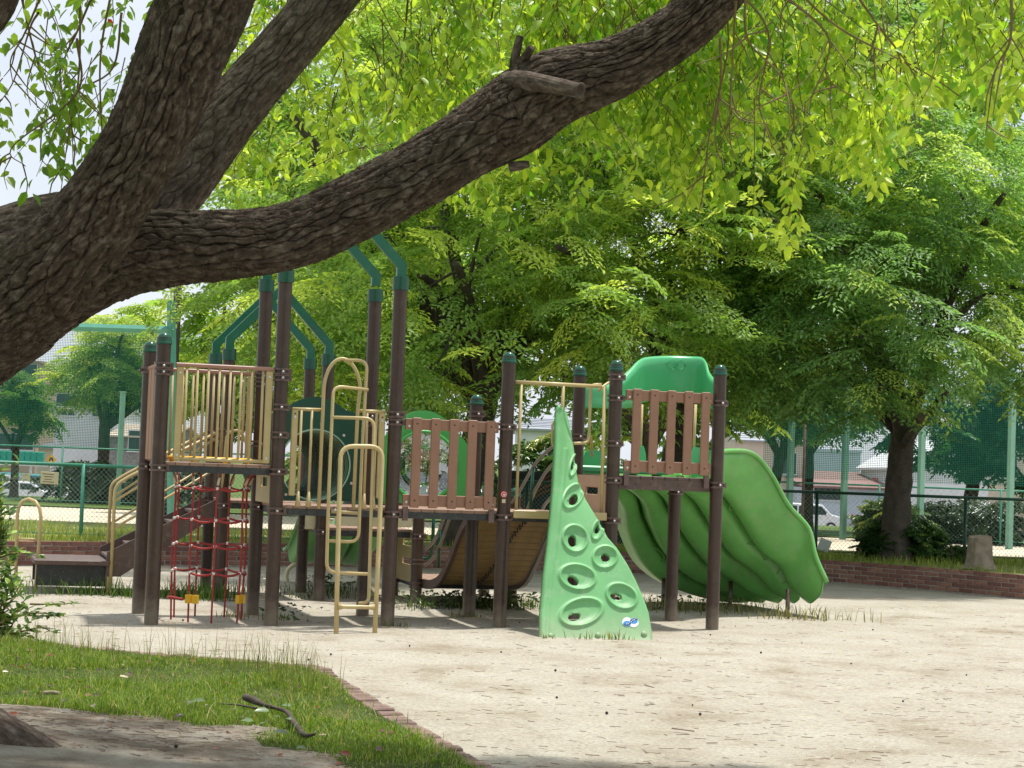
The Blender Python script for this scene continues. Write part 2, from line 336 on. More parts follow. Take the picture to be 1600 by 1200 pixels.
class MB:
    def __init__(s): s.v = []; s.f = []; s.sm = []
    def add(s, V, F, smooth=False):
        o = len(s.v); s.v += [tuple(map(float, p)) for p in V]
        for f in F: s.f.append(tuple(int(i) + o for i in f)); s.sm.append(smooth)
        return s
    def box(s, c, d, rz=0.0, tilt=0.0, bev=0.0):
        """box of size d about c; tilt turns it about local y, rz about z"""
        hx, hy, hz = d[0] / 2, d[1] / 2, d[2] / 2
        b = min(bev, hx * .45, hy * .45, hz * .45)
        mat = Matrix.Rotation(rz, 3, 'Z') @ Matrix.Rotation(tilt, 3, 'Y')
        if b <= 0:
            V = [Vector((x * hx, y * hy, z * hz)) for x in (-1, 1) for y in (-1, 1) for z in (-1, 1)]
            F = [(0, 1, 3, 2), (4, 6, 7, 5), (0, 4, 5, 1), (2, 3, 7, 6), (0, 2, 6, 4), (1, 5, 7, 3)]
        else:
            V = []; idx = {}
            for x in (-1, 1):
                for y in (-1, 1):
                    for z in (-1, 1):
                        for ax in range(3):
                            q = [x * (hx - b), y * (hy - b), z * (hz - b)]
                            q[ax] = (x * hx, y * hy, z * hz)[ax]
                            idx[(x, y, z, ax)] = len(V); V.append(Vector(q))
            F = []
            S = (-1, 1)
            for sg in S:
                F.append(tuple(idx[(sg, y, z, 0)] for y, z in ((-1, -1), (1, -1), (1, 1), (-1, 1))))
                F.append(tuple(idx[(x, sg, z, 1)] for x, z in ((-1, -1), (1, -1), (1, 1), (-1, 1))))
                F.append(tuple(idx[(x, y, sg, 2)] for x, y in ((-1, -1), (1, -1), (1, 1), (-1, 1))))
            for p in S:
                for q in S:
                    F.append((idx[(p, q, -1, 0)], idx[(p, q, 1, 0)], idx[(p, q, 1, 1)], idx[(p, q, -1, 1)]))
                    F.append((idx[(p, -1, q, 0)], idx[(p, 1, q, 0)], idx[(p, 1, q, 2)], idx[(p, -1, q, 2)]))
                    F.append((idx[(-1, p, q, 1)], idx[(1, p, q, 1)], idx[(1, p, q, 2)], idx[(-1, p, q, 2)]))
            for x in S:
                for y in S:
                    for z in S: F.append(tuple(idx[(x, y, z, a)] for a in range(3)))
        return s.add([mat @ v + Vector(c) for v in V], F)
    def tube(s, pts, r, seg=8, n=None, smooth=True, caps=True):
        P = np.asarray([tuple(p) for p in pts], float)
        if n:
            if np.ndim(r): r = np.interp(np.linspace(0, 1, n), np.linspace(0, 1, len(P)), r)
            P = catmull(P, n)
        V, F = tube_arrays(P, r, seg)
        o = len(s.v); s.add(V, F, smooth)
        if caps:
            s.f.append(tuple(o + i for i in range(seg))[::-1]); s.sm.append(False)
            e = o + (len(P) - 1) * seg
            s.f.append(tuple(e + i for i in range(seg))); s.sm.append(False)
        return s
    def lathe(s, prof, c=(0, 0, 0), seg=20, smooth=True):
        """prof: (r, z) list round the vertical through c"""
        V = []; F = []
        for r, z in prof:
            for k in range(seg):
                a = 2 * math.pi * k / seg; V.append((c[0] + r * math.cos(a), c[1] + r * math.sin(a), c[2] + z))
        for i in range(len(prof) - 1):
            for k in range(seg):
                k2 = (k + 1) % seg; F.append((i * seg + k, i * seg + k2, (i + 1) * seg + k2, (i + 1) * seg + k))
        return s.add(V, F, smooth)
    def prism(s, poly, axis_pt, du, dn, thick):
        """extrude a 2-D outline (a, z): point = axis_pt + a*du + z*up, thickness along dn"""
        A = Vector(axis_pt); du = Vector(du); dn = Vector(dn)
        V = [A + du * a + Vector((0, 0, z)) for a, z in poly] + [A + du * a + Vector((0, 0, z)) + dn * thick for a, z in poly]
        n = len(poly); F = [tuple(range(n)), tuple(range(2 * n - 1, n - 1, -1))]
        F += [(i, (i + 1) % n, n + (i + 1) % n, n + i) for i in range(n)]
        return s.add(V, F)
    def build(s, name, mat, parent=None, loc=None, rz=0.0):
        me = bpy.data.meshes.new(name); me.from_pydata(s.v, [], s.f)
        me.polygons.foreach_set('use_smooth', np.array(s.sm, bool))
        me.update(); me.materials.append(MATS[mat])
        o = link(bpy.data.objects.new(name, me), parent)
        if loc is not None: o.location = loc
        if rz: o.rotation_euler = (0, 0, rz)
        return o
def fix_normals(o):
    import bmesh
    bm = bmesh.new(); bm.from_mesh(o.data); bmesh.ops.recalc_face_normals(bm, faces=bm.faces); bm.to_mesh(o.data); bm.free()
    return o
def fillet(pts, r, n=5):
    """polyline with rounded corners"""
    P = [Vector(p) for p in pts]; out = [P[0]]
    for i in range(1, len(P) - 1):
        a, b, c = P[i - 1], P[i], P[i + 1]
        d1 = (a - b); d2 = (c - b); rr = min(r, d1.length * .48, d2.length * .48)
        p1 = b + d1.normalized() * rr; p2 = b + d2.normalized() * rr
        for k in range(n + 1):
            t = k / n; out.append(p1 * (1 - t) ** 2 + b * (2 * t * (1 - t)) + p2 * t ** 2)
    out.append(P[-1]); return out
def pipe(name, pts, r, mat, parent, fr=0.0, seg=10, n=None):
    pts = fillet(pts, fr) if fr else [Vector(p) for p in pts]
    return MB().tube(pts, r, seg, n).build(name, mat, parent)
def copy_of(o, parent=None, loc=None, rz=None):
    c = o.copy(); link(c, parent)
    if loc is not None: c.location = loc
    if rz is not None: c.rotation_euler = (0, 0, rz)
    return c

# value noise and cells used for relief
def vnoise(x, y, seed=0, perx=None):
    xi = np.floor(x).astype(np.int64); yi = np.floor(y).astype(np.int64); fx = x - xi; fy = y - yi
    fx = fx * fx * (3 - 2 * fx); fy = fy * fy * (3 - 2 * fy)
    def h(a, b):
        if perx: a = a % perx
        q = (a * 374761393 + b * 668265263 + seed * 974634777) & 0xffffffff
        q = ((q ^ (q >> 13)) * 1274126177) & 0xffffffff
        return ((q ^ (q >> 16)) & 0xffff) / 65535.0
    return (h(xi, yi) * (1 - fx) + h(xi + 1, yi) * fx) * (1 - fy) + (h(xi, yi + 1) * (1 - fx) + h(xi + 1, yi + 1) * fx) * fy
def fbm(x, y, seed=0, oct=4):
    s = 0; a = 0.5
    for i in range(oct): s = s + a * vnoise(x * 2 ** i, y * 2 ** i, seed + i); a *= 0.5
    return s
def plates(x, y, perx, seed, cw, cl):
    """cells stretched along a limb: distance in metres to the nearest crack, how far the crack runs along the limb (1) or across (0), a random number per plate"""
    xi = np.floor(x).astype(np.int64); yi = np.floor(y).astype(np.int64)
    d1 = np.full(x.shape, 99.0); ax = np.zeros_like(x); ay = np.zeros_like(x); rn = np.zeros_like(x); C = []
    for dx in (-1, 0, 1):
        for dy in (-1, 0, 1):
            cx = xi + dx; cy = yi + dy; a = cx % perx
            q = (a * 374761393 + cy * 668265263 + seed * 974634777) & 0xffffffff
            q = ((q ^ (q >> 13)) * 1274126177) & 0xffffffff
            jx = ((q ^ (q >> 16)) & 0xffff) / 65535.0
            q2 = ((q ^ (q >> 11)) * 2246822519) & 0xffffffff
            jy = ((q2 ^ (q2 >> 15)) & 0xffff) / 65535.0
            px, py = cx + .5 + (jx - .5) * .85 - x, cy + jy - y; d = px * px + py * py
            m = d < d1; d1 = np.where(m, d, d1); ax = np.where(m, px, ax); ay = np.where(m, py, ay); rn = np.where(m, jx * .5 + jy * .5, rn); C.append((px, py))
    D = np.full(x.shape, 9.0); along = np.zeros_like(x)
    for px, py in C:
        ex, ey = px - ax, py - ay; L = np.hypot(ex, ey); ok = L > 1e-6; L = np.maximum(L, 1e-6)
        t = ((px + ax) * ex + (py + ay) * ey) / (2 * L)          # to the bisector, in cell units
        phys = t / np.hypot(ex / L / cw, ey / L / cl)
        al = np.abs(ex) / cl / (np.abs(ex) / cl + np.abs(ey) / cw * .12 + 1e-9)
        phys = np.where(ok, phys + .004 * (1 - al), 9.0)
        m = phys < D; D = np.where(m, phys, D); along = np.where(m, al, along)
    return D, along, rn

# ================================================================== ground
def sheet(name, poly, z, mat):
    V = [(x, y, z) for x, y in poly]
    o = MB().add(V, [tuple(range(len(V)))]).build(name, mat)
    return tag(o, kind='structure')
sheet('ground', [(-900, -60), (900, -60), (900, 1500), (-900, 1500)], -1.8, 'far_turf')
sheet('field', [(-60, 24), (60, 24), (60, 47), (-60, 51)], -.03, 'field')
sheet('far_lawn', [(-60, 51), (60, 45), (60, 58), (-60, 58)], .0, 'far_turf')
sheet('street', [(-200, 96), (200, 96), (200, 128), (-200, 128)], -1.79, 'mortar')
sheet('park_terrace', [(-60, -20), (60, -20), (60, 58), (-60, 58)], -.10, 'far_turf')
nx, ny = 180, 180
gx = np.linspace(-12, 12, nx); gyy = np.linspace(3, 28.5, ny); GX, GY = np.meshgrid(gx, gyy)
def sand_z(x, y):
    return .05 * (fbm(x * .45 + 7, y * .45, 3, 4) - .47) + .026 * (fbm(x * 2.4, y * 2.4, 9, 4) - .45)
GZ = sand_z(GX, GY)
ids = np.arange(nx * ny).reshape(ny, nx)
tag(np_mesh('sand_ground', np.stack([GX, GY, GZ], -1).reshape(-1, 3), np.stack([ids[:-1, :-1], ids[:-1, 1:], ids[1:, 1:], ids[1:, :-1]], -1).reshape(-1, 4), 'sand', smooth=True), kind='structure')

# ---- raised planting bed held by a low brick wall
WALL = np.array([(-11, 20.6), (-9, 21.7), (-7.4, 22.7), (-5.94, 23.62), (-4.19, 24.83), (-2, 25.85), (.56, 26.55), (2.6, 26.85), (4.3, 26.75), (5.6, 25.75), (6.82, 24.40), (8.2, 22.8), (10, 20.9)])
WP = catmull(np.c_[WALL, np.zeros(len(WALL))], 400)[:, :2]
WL = np.concatenate([[0], np.cumsum(np.linalg.norm(np.diff(WP, axis=0), axis=1))])
def wall_at(s):
    x, y = np.interp(s, WL, WP[:, 0]), np.interp(s, WL, WP[:, 1]); x2, y2 = np.interp(s + .02, WL, WP[:, 0]), np.interp(s + .02, WL, WP[:, 1])
    return x, y, math.atan2(y2 - y, x2 - x)
bed = [(x, y + .06) for x, y in WP[::8]] + [(12, 20), (16, 31), (-16, 31), (-13, 20)]
bo = sheet('planting_bed', bed, .30, 'bed_soil')
BW = empty('brick_wall', (0, 0, 0)); tag(BW, 'low curved red brick wall holding the grassy tree bed', 'wall')
V = []; F = []
for i, (x, y) in enumerate(WP[::4]):
    s = WL[i * 4]; _, _, a = wall_at(s); nxn, nyn = -math.sin(a), math.cos(a)
    for d in (.002, .10): V += [(x + nxn * d, y + nyn * d, -.1), (x + nxn * d, y + nyn * d, .295)]
for i in range(len(WP[::4]) - 1):
    a, b = 4 * i, 4 * i + 4
    F += [(a, b, b + 1, a + 1), (a + 2, a + 3, b + 3, b + 2), (a + 1, b + 1, b + 3, a + 3)]
MB().add(V, F).build('mortar', 'mortar', BW)
bl, bh, pitch = .213, .052, .061
spots = []
for row in range(5):
    n = int(WL[-1] / .225)
    for k in range(n):
        s = (k + (.5 if row % 2 else 0)) * .225 + .1
        if s > WL[-1] - .2: continue
        x, y, a = wall_at(s); z = .022 + row * pitch + bh / 2
        q = Vector((x, y, z)) - Vector((0, 0, EYE)); dep = q.dot(fwd); px = 800 + FPX * q.dot(rt) / dep
        spots.append((0 if -10 < px < 1610 else 1, abs(math.hypot(x, y)) + (0 if px > 1230 else 2), x, y, z, a))
spots.sort()
bm0 = MB().box((0, 0, 0), (bl, .10, bh), bev=.005).build('brick', 'brick', BW); bme = bm0.data
bpy.data.objects.remove(bm0)
rest = MB()
for i, (_, _, x, y, z, a) in enumerate(spots):
    j = random.uniform(-.004, .004); px_, py_ = x - math.sin(a) * (.045 + j), y + math.cos(a) * (.045 + j)
    if i < 300:
        o = bpy.data.objects.new('brick', bme); o.location = (px_, py_, z + random.uniform(-.002, .002)); o.rotation_euler = (random.uniform(-.01, .01), random.uniform(-.01, .01), a + random.uniform(-.012, .012)); link(o, BW)
    else: rest.box((px_, py_, z), (bl, .10, bh), a)
tag(rest.build('bricks', 'brick', BW), kind='stuff')

# ---- fences
def chain_fence(name, pts, z0, z1, mat, label, dz=.065, post_every=2.45, skip=0.0, rr=.028):
    root = empty(name, (pts[0][0], pts[0][1], z0)); tag(root, label, 'fence')
    org = Vector(root.location)
    P = [Vector((x, y, 0)) for x, y in pts]
    def part(n, mb, m): o = mb.build(n, m, root); o.location = -org; return o
    wires = MB()
    for a, b in zip(P[:-1], P[1:]):
        L = (b - a).length; d = (b - a) / L; n = max(1, round(L / post_every))
        for k in range(0 if a == P[0] else 1, n + 1):
            p = a + d * (L * k / n)
            part('post', MB().tube([p + Vector((0, 0, z0 - .4)), p + Vector((0, 0, z1 + .02))], rr, 8), mat)
        part('top_rail', MB().tube([a + Vector((0, 0, z1)), b + Vector((0, 0, z1))], rr * .85, 8), mat)
        part('bottom_rail', MB().tube([a + Vector((0, 0, z0 + .06)), b + Vector((0, 0, z0 + .06))], rr * .35, 5), mat)
        H = z1 - z0 - .06; s = -H
        while s < L:
            for sg in (1, -1):
                s0 = s if sg > 0 else s + H; za, zb = z0 + .06, z1
                q0, q1 = s0, s0 + sg * H
                # clip to the run
                t0, t1 = 0.0, 1.0
                for lim, up_ in ((0, False), (L, True)):
                    if q1 != q0:
                        tl = (lim - q0) / (q1 - q0)
                        if (q1 > q0) != up_: t0 = max(t0, tl)
                        else: t1 = min(t1, tl)
                if t1 > t0:
                    e0 = a + d * (q0 + (q1 - q0) * t0) + Vector((0, 0, za + (zb - za) * t0)); e1 = a + d * (q0 + (q1 - q0) * t1) + Vector((0, 0, za + (zb - za) * t1))
                    wires.tube([e0, e1], .0022, 3, None, False, False)
            s += dz
    w = part('chain_mesh', wires, 'wire'); tag(w, kind='stuff')
    return root
chain_fence('chain_link_fence', [(-9.4, 25.35), (-5.85, 25.5), (-2.2, 26.9)], .28, 1.29, 'fence_green', 'pale green chain link fence with a notice, left behind the stairs')
chain_fence('chain_link_fence', [(-2.0, 27.6), (4.85, 29.05), (9.6, 29.4)], .28, 1.27, 'fence_dark', 'dark green chain link fence behind the bush and tree stump')
chain_fence('chain_link_fence', [(-22, 51.4), (-6, 51.4)], .02, 1.55, 'fence_green', 'far pale green fence in front of the hedge across the field', .16, 3.2)
chain_fence('chain_link_fence', [(6.5, 47.5), (18, 44.5)], .02, 1.35, 'fence_green', 'far green fence in front of the hedge on the right', .16, 3.2)

def slab_sign(name, px0, py0, px1, py1, Y, mat, label, cat, lines=0, rot=0.0):
    a, b = at(px0, py0, Y), at(px1, py1, Y); w, h = b.x - a.x, a.z - b.z; c = Vector(((a.x + b.x) / 2, Y, (a.z + b.z) / 2))
    r = empty(name, c); r.rotation_euler = (0, rot, 0); tag(r, label, cat)
    MB().box((0, 0, 0), (w, .012, h), bev=.003).build('board', mat, r)
    for k in range(lines): MB().box((-.08 * w + .04 * w * (k % 2), -.0075, h * (.32 - .64 * k / max(1, lines - 1))), (w * (.62 - .1 * (k % 3)), .001, h * .05)).build('print_line', 'dead_wood', r)
    return r
slab_sign('notice_board', 64, 737, 91, 757, 25.40, 'sticker_beige', 'cream notice plate with print wired to the left fence', 'notice', 4, .035)
slab_sign('notice_board', 34, 740, 47, 752, 51.2, 'sticker_beige', 'small beige plate on the far fence near parked cars', 'notice', 2)
slab_sign('notice_board', 1279, 842, 1297, 862, 28.98, 'sticker_white', 'small grey sheet hanging askew on a dark fence post', 'notice', 0, .35)

# ---- tall pole with net
def pole(px, ytop, pyb, w, mat, label, Y, cat='pole', sq=True):
    b = at(px, pyb, Y); t_ = at(px, ytop, Y); h = t_.z
    r = empty('net_pole', (b.x, Y, 0)); tag(r, label, cat, 'poles of the ball netting')
    (MB().box((0, 0, h / 2 - .2), (w, w, h + .4), .4, bev=.01) if sq else MB().tube([(0, 0, -.3), (0, 0, h)], w / 2, 8)).build('shaft', mat, r)
    MB().box((0, 0, h), (w * 1.2, w * 1.2, .03)).build('cap', mat, r)
    return r
for px, yt, Y, lab in ((182, 612, 51.0, 'slim mint pole in front of the left tree across the field'), (1232, 500, 47.0, 'mint net pole left of the white van beside dark trunks'), (1317, 480, 46.5, 'mint net pole just right of the white van'), (1437, 470, 45.5, 'mint net pole between the red sign and the white gable'), (1577, 480, 44.0, 'mint net pole at the right edge behind the stump')):
    pole(px, yt, 830, .135, 'pole_mint', lab, Y)
pole(1253, 660, 830, .07, 'branch_dark', 'thin dark pole in front of the white van', 44.0, 'pole', False)
pole(262, 300, 800, .20, 'dark_pole', 'tall black lamp pole behind the left tower', 44.0, 'pole', False)
def netting(name, x0, x1, y, z0, z1, label):
    o = MB().add([(x0, 0, z0), (x1, 0, z0), (x1, 0, z1), (x0, 0, z1)], [(0, 1, 2, 3)]).build(name, 'net_mesh'); o.location = (0, y, 0)
    return tag(o, label, 'net')
netting('ball_net', -20, -8.4, 51.2, 1.55, 4.9, 'green ball netting hung across the far left of the field')
netting('ball_net', 6.3, 15.5, 45.9, 1.45, 5.2, 'green ball netting between the mint poles on the right')
bs = empty('backstop_frame', at(268, 815, 40.0)); tag(bs, 'teal steel goal-like backstop frame behind the left tower', 'backstop'); org = Vector(bs.location)
a_, b_, c_ = at(268, 470, 40), at(268, 820, 40), at(-30, 500, 40)
for n_, p, q, w in (('upright', b_, a_, .10), ('crossbeam', at(272, 516, 40), at(-30, 506, 40), .085), ('upright', at(-20, 820, 40), at(-20, 470, 40), .10)):
    o = MB().tube([p, q], w, 4, None, False).build(n_, 'fence_green', bs); o.location = -org

# ---- dark board wall with faded orange curves beyond the fence
bw = empty('dark_wall', (1.3, 30.2, 0)); tag(bw, 'dark navy board wall with faded orange curves behind the fence', 'wall')
MB().box((.15, 0, .70), (3.1, .10, 1.36)).build('board', 'navy_board', bw)
MB().box((.15, -.01, 1.40), (3.2, .16, .05)).build('coping', 'dark_pole', bw)
for k in range(4):
    P = [(-.9 + (1.2 + .07 * k) * (1 - math.cos(t_)) - .3, -.056 - .003 * k, .45 + .05 * k + (.80 + .05 * k) * math.sin(t_)) for t_ in np.linspace(.1, 1.5, 14)]
    V = []; F = []
    for p in P: V += [(p[0], p[1], p[2] - .02), (p[0], p[1], p[2] + .02)]
    MB().add(V, [(2 * i, 2 * i + 2, 2 * i + 3, 2 * i + 1) for i in range(13)]).build('stripe', 'orange_stripe', bw)

# ---- buildings
def building(name, px0, px1, py_eave, Y0, depth, wall_m, label, roof=None, roof_m='roof_grey', wins=(), rot=0.0, floors=None):
    K = 1.75; Y = Y0 * K; depth *= K; G0_ = 1.78
    a, b = at(px0, py_eave, Y), at(px1, py_eave, Y); w = b.x - a.x; h = (a.z + b.z) / 2 + G0_
    wins = [(fx, 1.5 + (z - 1.5) * K + G0_, ww * K, hh * K) for fx, z, ww, hh in wins]
    r = empty(name, ((a.x + b.x) / 2, Y + depth / 2, -G0_), rot); tag(r, label, 'building')
    MB().box((0, 0, h / 2 - .1), (w, depth, h + .2)).build('wall', wall_m, r)
    if roof == 'gable':
        rh = min(2.6, w * .22)
        for s in (-1, 1):
            o = MB().add([(-w / 2 - .3, s * (depth / 2 + .3), h - .05), (w / 2 + .3, s * (depth / 2 + .3), h - .05), (w / 2 + .3, 0, h + rh), (-w / 2 - .3, 0, h + rh), (-w / 2 - .3, s * (depth / 2 + .3), h + .05), (w / 2 + .3, s * (depth / 2 + .3), h + .05), (w / 2 + .3, 0, h + rh + .1), (-w / 2 - .3, 0, h + rh + .1)], [(0, 1, 2, 3), (4, 5, 6, 7), (0, 1, 5, 4), (1, 2, 6, 5), (3, 0, 4, 7)]).build('roof', roof_m, r)
            n = 7
            for k in range(1, n): 
                f = k / n; MB().box((0, s * (depth / 2 + .3) * (1 - f), h + .06 + (rh + .05) * f), (w + .6, .05, .05)).build('roof_course', roof_m, o)
        MB().prism([(-depth / 2, 0), (depth / 2, 0), (0, rh)], (-w / 2, 0, h - .01), (0, 1, 0), (1, 0, 0), w).build('gable_wall', wall_m, r)
    elif roof == 'side':            # gable end to the viewer
        rh = w * .34
        MB().prism([(-w / 2, 0), (w / 2, 0), (0, rh)], (0, -depth / 2 + .01, h - .01), (1, 0, 0), (0, 1, 0), depth - .02).build('gable_wall', wall_m, r)
        for s in (-1, 1):
            MB().add([(s * (w / 2 + .3), -depth / 2 - .4, h - .1), (s * (w / 2 + .3), depth / 2 + .4, h - .1), (0, depth / 2 + .4, h + rh + .1), (0, -depth / 2 - .4, h + rh + .1), (s * (w / 2 + .3), -depth / 2 - .4, h + .05), (s * (w / 2 + .3), depth / 2 + .4, h + .05), (0, depth / 2 + .4, h + rh + .25), (0, -depth / 2 - .4, h + rh + .25)], [(0, 1, 2, 3), (4, 5, 6, 7), (0, 3, 7, 4), (1, 2, 6, 5), (0, 1, 5, 4)]).build('roof', roof_m, r)
    elif roof == 'lean':
        MB().add([(-w / 2 - .4, -depth / 2 - .5, h), (w / 2 + .4, -depth / 2 - .5, h), (w / 2 + .4, depth / 2, h + 1.0), (-w / 2 - .4, depth / 2, h + 1.0), (-w / 2 - .4, -depth / 2 - .5, h + .14), (w / 2 + .4, -depth / 2 - .5, h + .14), (w / 2 + .4, depth / 2, h + 1.14), (-w / 2 - .4, depth / 2, h + 1.14)], [(0, 1, 2, 3), (4, 5, 6, 7), (0, 1, 5, 4), (1, 2, 6, 5), (3, 0, 4, 7), (2, 3, 7, 6)]).build('roof', roof_m, r)
    else: MB().box((0, 0, h + .08), (w + .2, depth + .2, .2)).build('parapet', wall_m, r)
    for (fx, z, ww, hh) in wins:
        o = MB().box((fx * w, -depth / 2 - .02, z), (ww + .12, .06, hh + .12)).build('window', 'stucco_white', r)
        MB().box((fx * w, -depth / 2 - .055, z), (ww, .02, hh)).build('pane', 'window_glass', o)
        MB().box((fx * w, -depth / 2 - .07, z - hh / 2 - .08), (ww + .2, .14, .05)).build('sill', 'stucco_white', o)
    return r
building('white_building', 86, 178, 640, 70, 8, 'stucco_white', 'plain white building behind the left tree trunk', None, wins=((-.32, 3.2, .7, .8), (.3, 3.2, .7, .8)))
building('stone_house', 172, 262, 683, 66, 7, 'stone_grey', 'grey stone house with a pale roof right of the left tree', 'gable', 'stucco_beige', ((.05, 1.9, .9, .7),))
building('apartment_block', -40, 62, 565, 95, 10, 'apartment', 'pinkish apartment block with balconies at the left edge', None, wins=tuple((fx, z, 1.1, .8) for fx in (-.3, 0, .3) for z in (1.8, 3.6, 5.4)))
building('beige_house', 60, 92, 700, 78, 6, 'stucco_beige', 'small beige house beside the yellow road sign', 'gable', 'roof_grey')
building('white_house', 806, 900, 672, 52, 7, 'stucco_white', 'white house with a grey tiled roof behind the ramp rails', 'gable', 'roof_grey', ((.28, 1.6, .8, .8),))
building('long_house', 620, 706, 660, 60, 8, 'stucco_white', 'white two storey house half hidden by the middle trees', 'gable', 'roof_grey', ((-.2, 3.0, 1.2, .9), (.25, 3.0, 1.2, .9), (-.2, 1.1, 1.2, .9)))
building('beige_wall_building', 1150, 1260, 690, 72, 8, 'stucco_beige', 'cream building behind the dark trunks right of the slide', 'gable', 'roof_grey', ((.2, 2.0, .9, .8),))
building('blue_white_building', 1262, 1440, 765, 68, 8, 'stucco_blue', 'pale blue wall building with a red lean-to roof', 'lean', 'roof_red', ((-.3, .95, 1.2, .5),))
building('back_hall', 1255, 1345, 706, 82, 8, 'stucco_blue', 'pale hall rising behind the red lean-to roof', None)
building('white_gable_house', 1420, 1545, 735, 66, 9, 'stucco_white', 'white gabled house behind the net on the right', 'side', 'stucco_white', ((-.2, 2.3, .5, .5),))
building('grey_house', 1545, 1680, 690, 75, 9, 'stucco_beige', 'grey beige house at the right edge behind trees', 'gable', 'roof_grey', ((-.3, 2.2, .9, .8),))

# ---- cars
def car(px_c, Y, label, body_m, kind='van', rz=0.0, z0=-1.78):
    g = at(px_c, 790, Y); r = empty('parked_car', (g.x, Y, z0), rz); tag(r, label, 'car', 'cars parked in the street')
    prof = {'van': [(-2.0, .35), (2.05, .35), (2.1, .75), (1.95, .95), (1.35, 1.08), (.75, 1.66), (-1.75, 1.72), (-1.98, 1.5), (-2.06, .9)],
            'sedan': [(-2.1, .35), (2.1, .35), (2.15, .7), (1.9, .86), (1.05, .95), (.45, 1.40), (-.95, 1.42), (-1.6, 1.0), (-2.1, .92)]}[kind]
    b = MB().prism(prof, (0, -.78, 0), (1, 0, 0), (0, 1, 0), 1.56).build('body', body_m, r); fix_normals(b)
    bv = b.modifiers.new('bevel', 'BEVEL'); bv.width = .07; bv.segments = 3; bv.limit_method = 'ANGLE'
    gl = {'van': [[(-1.7, 1.05), (-.75, 1.05), (-.75, 1.55), (-1.62, 1.55)], [(-.65, 1.05), (.35, 1.05), (.35, 1.55), (-.65, 1.55)], [(.45, 1.05), (1.15, 1.05), (.70, 1.53), (.45, 1.55)]],
          'sedan': [[(-1.4, .98), (-.3, .98), (-.3, 1.32), (-.88, 1.32)], [(-.22, .98), (.85, .98), (.36, 1.30), (-.22, 1.32)]]}[kind]
    for poly in gl:
        for y in (-.80, .79):
            fix_normals(MB().prism(poly, (0, y, 0), (1, 0, 0), (0, 1, 0), .012).build('side_window', 'window_glass', r))
    hood = (.78, 1.33) if kind == 'van' else (.5, 1.0)
    x0_, x1_ = (1.36, .78) if kind == 'van' else (1.03, .50); z0_, z1_ = (1.10, 1.62) if kind == 'van' else (.97, 1.37)
    MB().add([(x0_ + .02, -.66, z0_), (x0_ + .02, .66, z0_), (x1_ + .02, .6, z1_), (x1_ + .02, -.6, z1_)], [(0, 1, 2, 3)]).build('windscreen', 'window_glass', r)
    for x in (-1.3, 1.3):
        for y in (-.79, .79):
            w = MB(); a = np.linspace(0, 2 * math.pi, 22, endpoint=False)
            w.tube([(x, y - .09, .31), (x, y + .09, .31)], .31, 22).build('wheel', 'tyre', r)
            h = r.children[-1]
            MB().tube([(x, y - .10, .31), (x, y + .10, .31)], .19, 16).build('rim', 'steel', h)
    for y in (-.62, .62):
        MB().box((2.02, y, .82), (.10, .26, .12), bev=.02).build('headlight', 'lamp_clear', r)
        MB().box((-2.06, y, 1.0), (.06, .16, .30), bev=.02).build('tail_light', 'lamp_red', r)
    MB().box((1.05, -.86, 1.08), (.12, .12, .09), bev=.02).build('wing_mirror', body_m, r)
    return r
car(1262, 112, 'white minivan parked behind the net beside the curved slide', 'car_white', 'van')
car(1388, 113, 'silver car with red tail light half hidden by the round bush', 'car_silver', 'sedan', .1)
car(2, 108, 'silver white van parked at the left edge behind the fence', 'car_silver', 'van', -.2)
car(44, 103, 'white low car in front of the left hedge', 'car_white', 'sedan', -.1)
car(46, 114, 'teal van parked between the white cars at left', 'car_teal', 'van', .1)
ac = empty('awning', at(22, 714, 118)); ac.scale = (1.65, 1.65, 1.65); tag(ac, 'bright green ribbed awning over the cars at left', 'awning')
for k in range(10): MB().box((-1.05 + k * .23, 0, 0), (.225, .3, .46), 0, 0, .02).build('rib', 'awning', ac)
MB().box((0, 0, -.3), (2.6, .25, .05)).build('rail', 'car_white', ac)
for px in (-4, 48): q = at(px, 714, 118) - Vector(ac.location); MB().box((q.x / 1.65, 0.1, -.9), (.08, .08, 1.2)).build('leg', 'steel', ac)

# ---- road signs
def sign_root(name, px, py, Y, label):
    p = at(px, py, Y); r = empty(name, (p.x, Y, -1.78)); tag(r, label, 'road sign'); return r, p.z + 1.78
r, z = sign_root('warning_sign', 80, 718, 118, 'yellow diamond warning sign near the beige house')
MB().tube([(0, .03, -.1), (0, .03, z + .2)], .035, 8).build('pole', 'steel', r)
o = MB().prism([(-.34, 0), (0, .34), (.34, 0), (0, -.34)], (0, 0, z), (1, 0, 0), (0, 1, 0), .02).build('plate', 'sign_yellow', r); fix_normals(o)
MB().prism([(-.14, -.1), (-.1, .1), (0, .16), (.1, .1), (.14, -.1), (.04, -.1), (0, 0), (-.04, -.1)], (0, -.004, z), (1, 0, 0), (0, 1, 0), .003).build('symbol', 'sign_black', o)
r, z = sign_root('stop_sign', 1369, 752, 125, 'red inverted triangle stop sign left of the big right trunk')
MB().tube([(0, .04, -.1), (0, .04, z + .2)], .035, 8).build('pole', 'steel', r)
o = MB().prism([(-.40, .26), (.40, .26), (.04, -.34), (-.04, -.34)], (0, 0, z), (1, 0, 0), (0, 1, 0), .02).build('plate', 'sticker_white', r); fix_normals(o)
o2 = MB().prism([(-.365, .24), (.365, .24), (.03, -.31), (-.03, -.31)], (0, -.004, z), (1, 0, 0), (0, 1, 0), .003).build('face', 'sticker_red', o); fix_normals(o2)
tx = bpy.data.curves.new('lettering', 'FONT'); tx.body = '止まれ'; tx.size = .19; tx.align_x = 'CENTER'
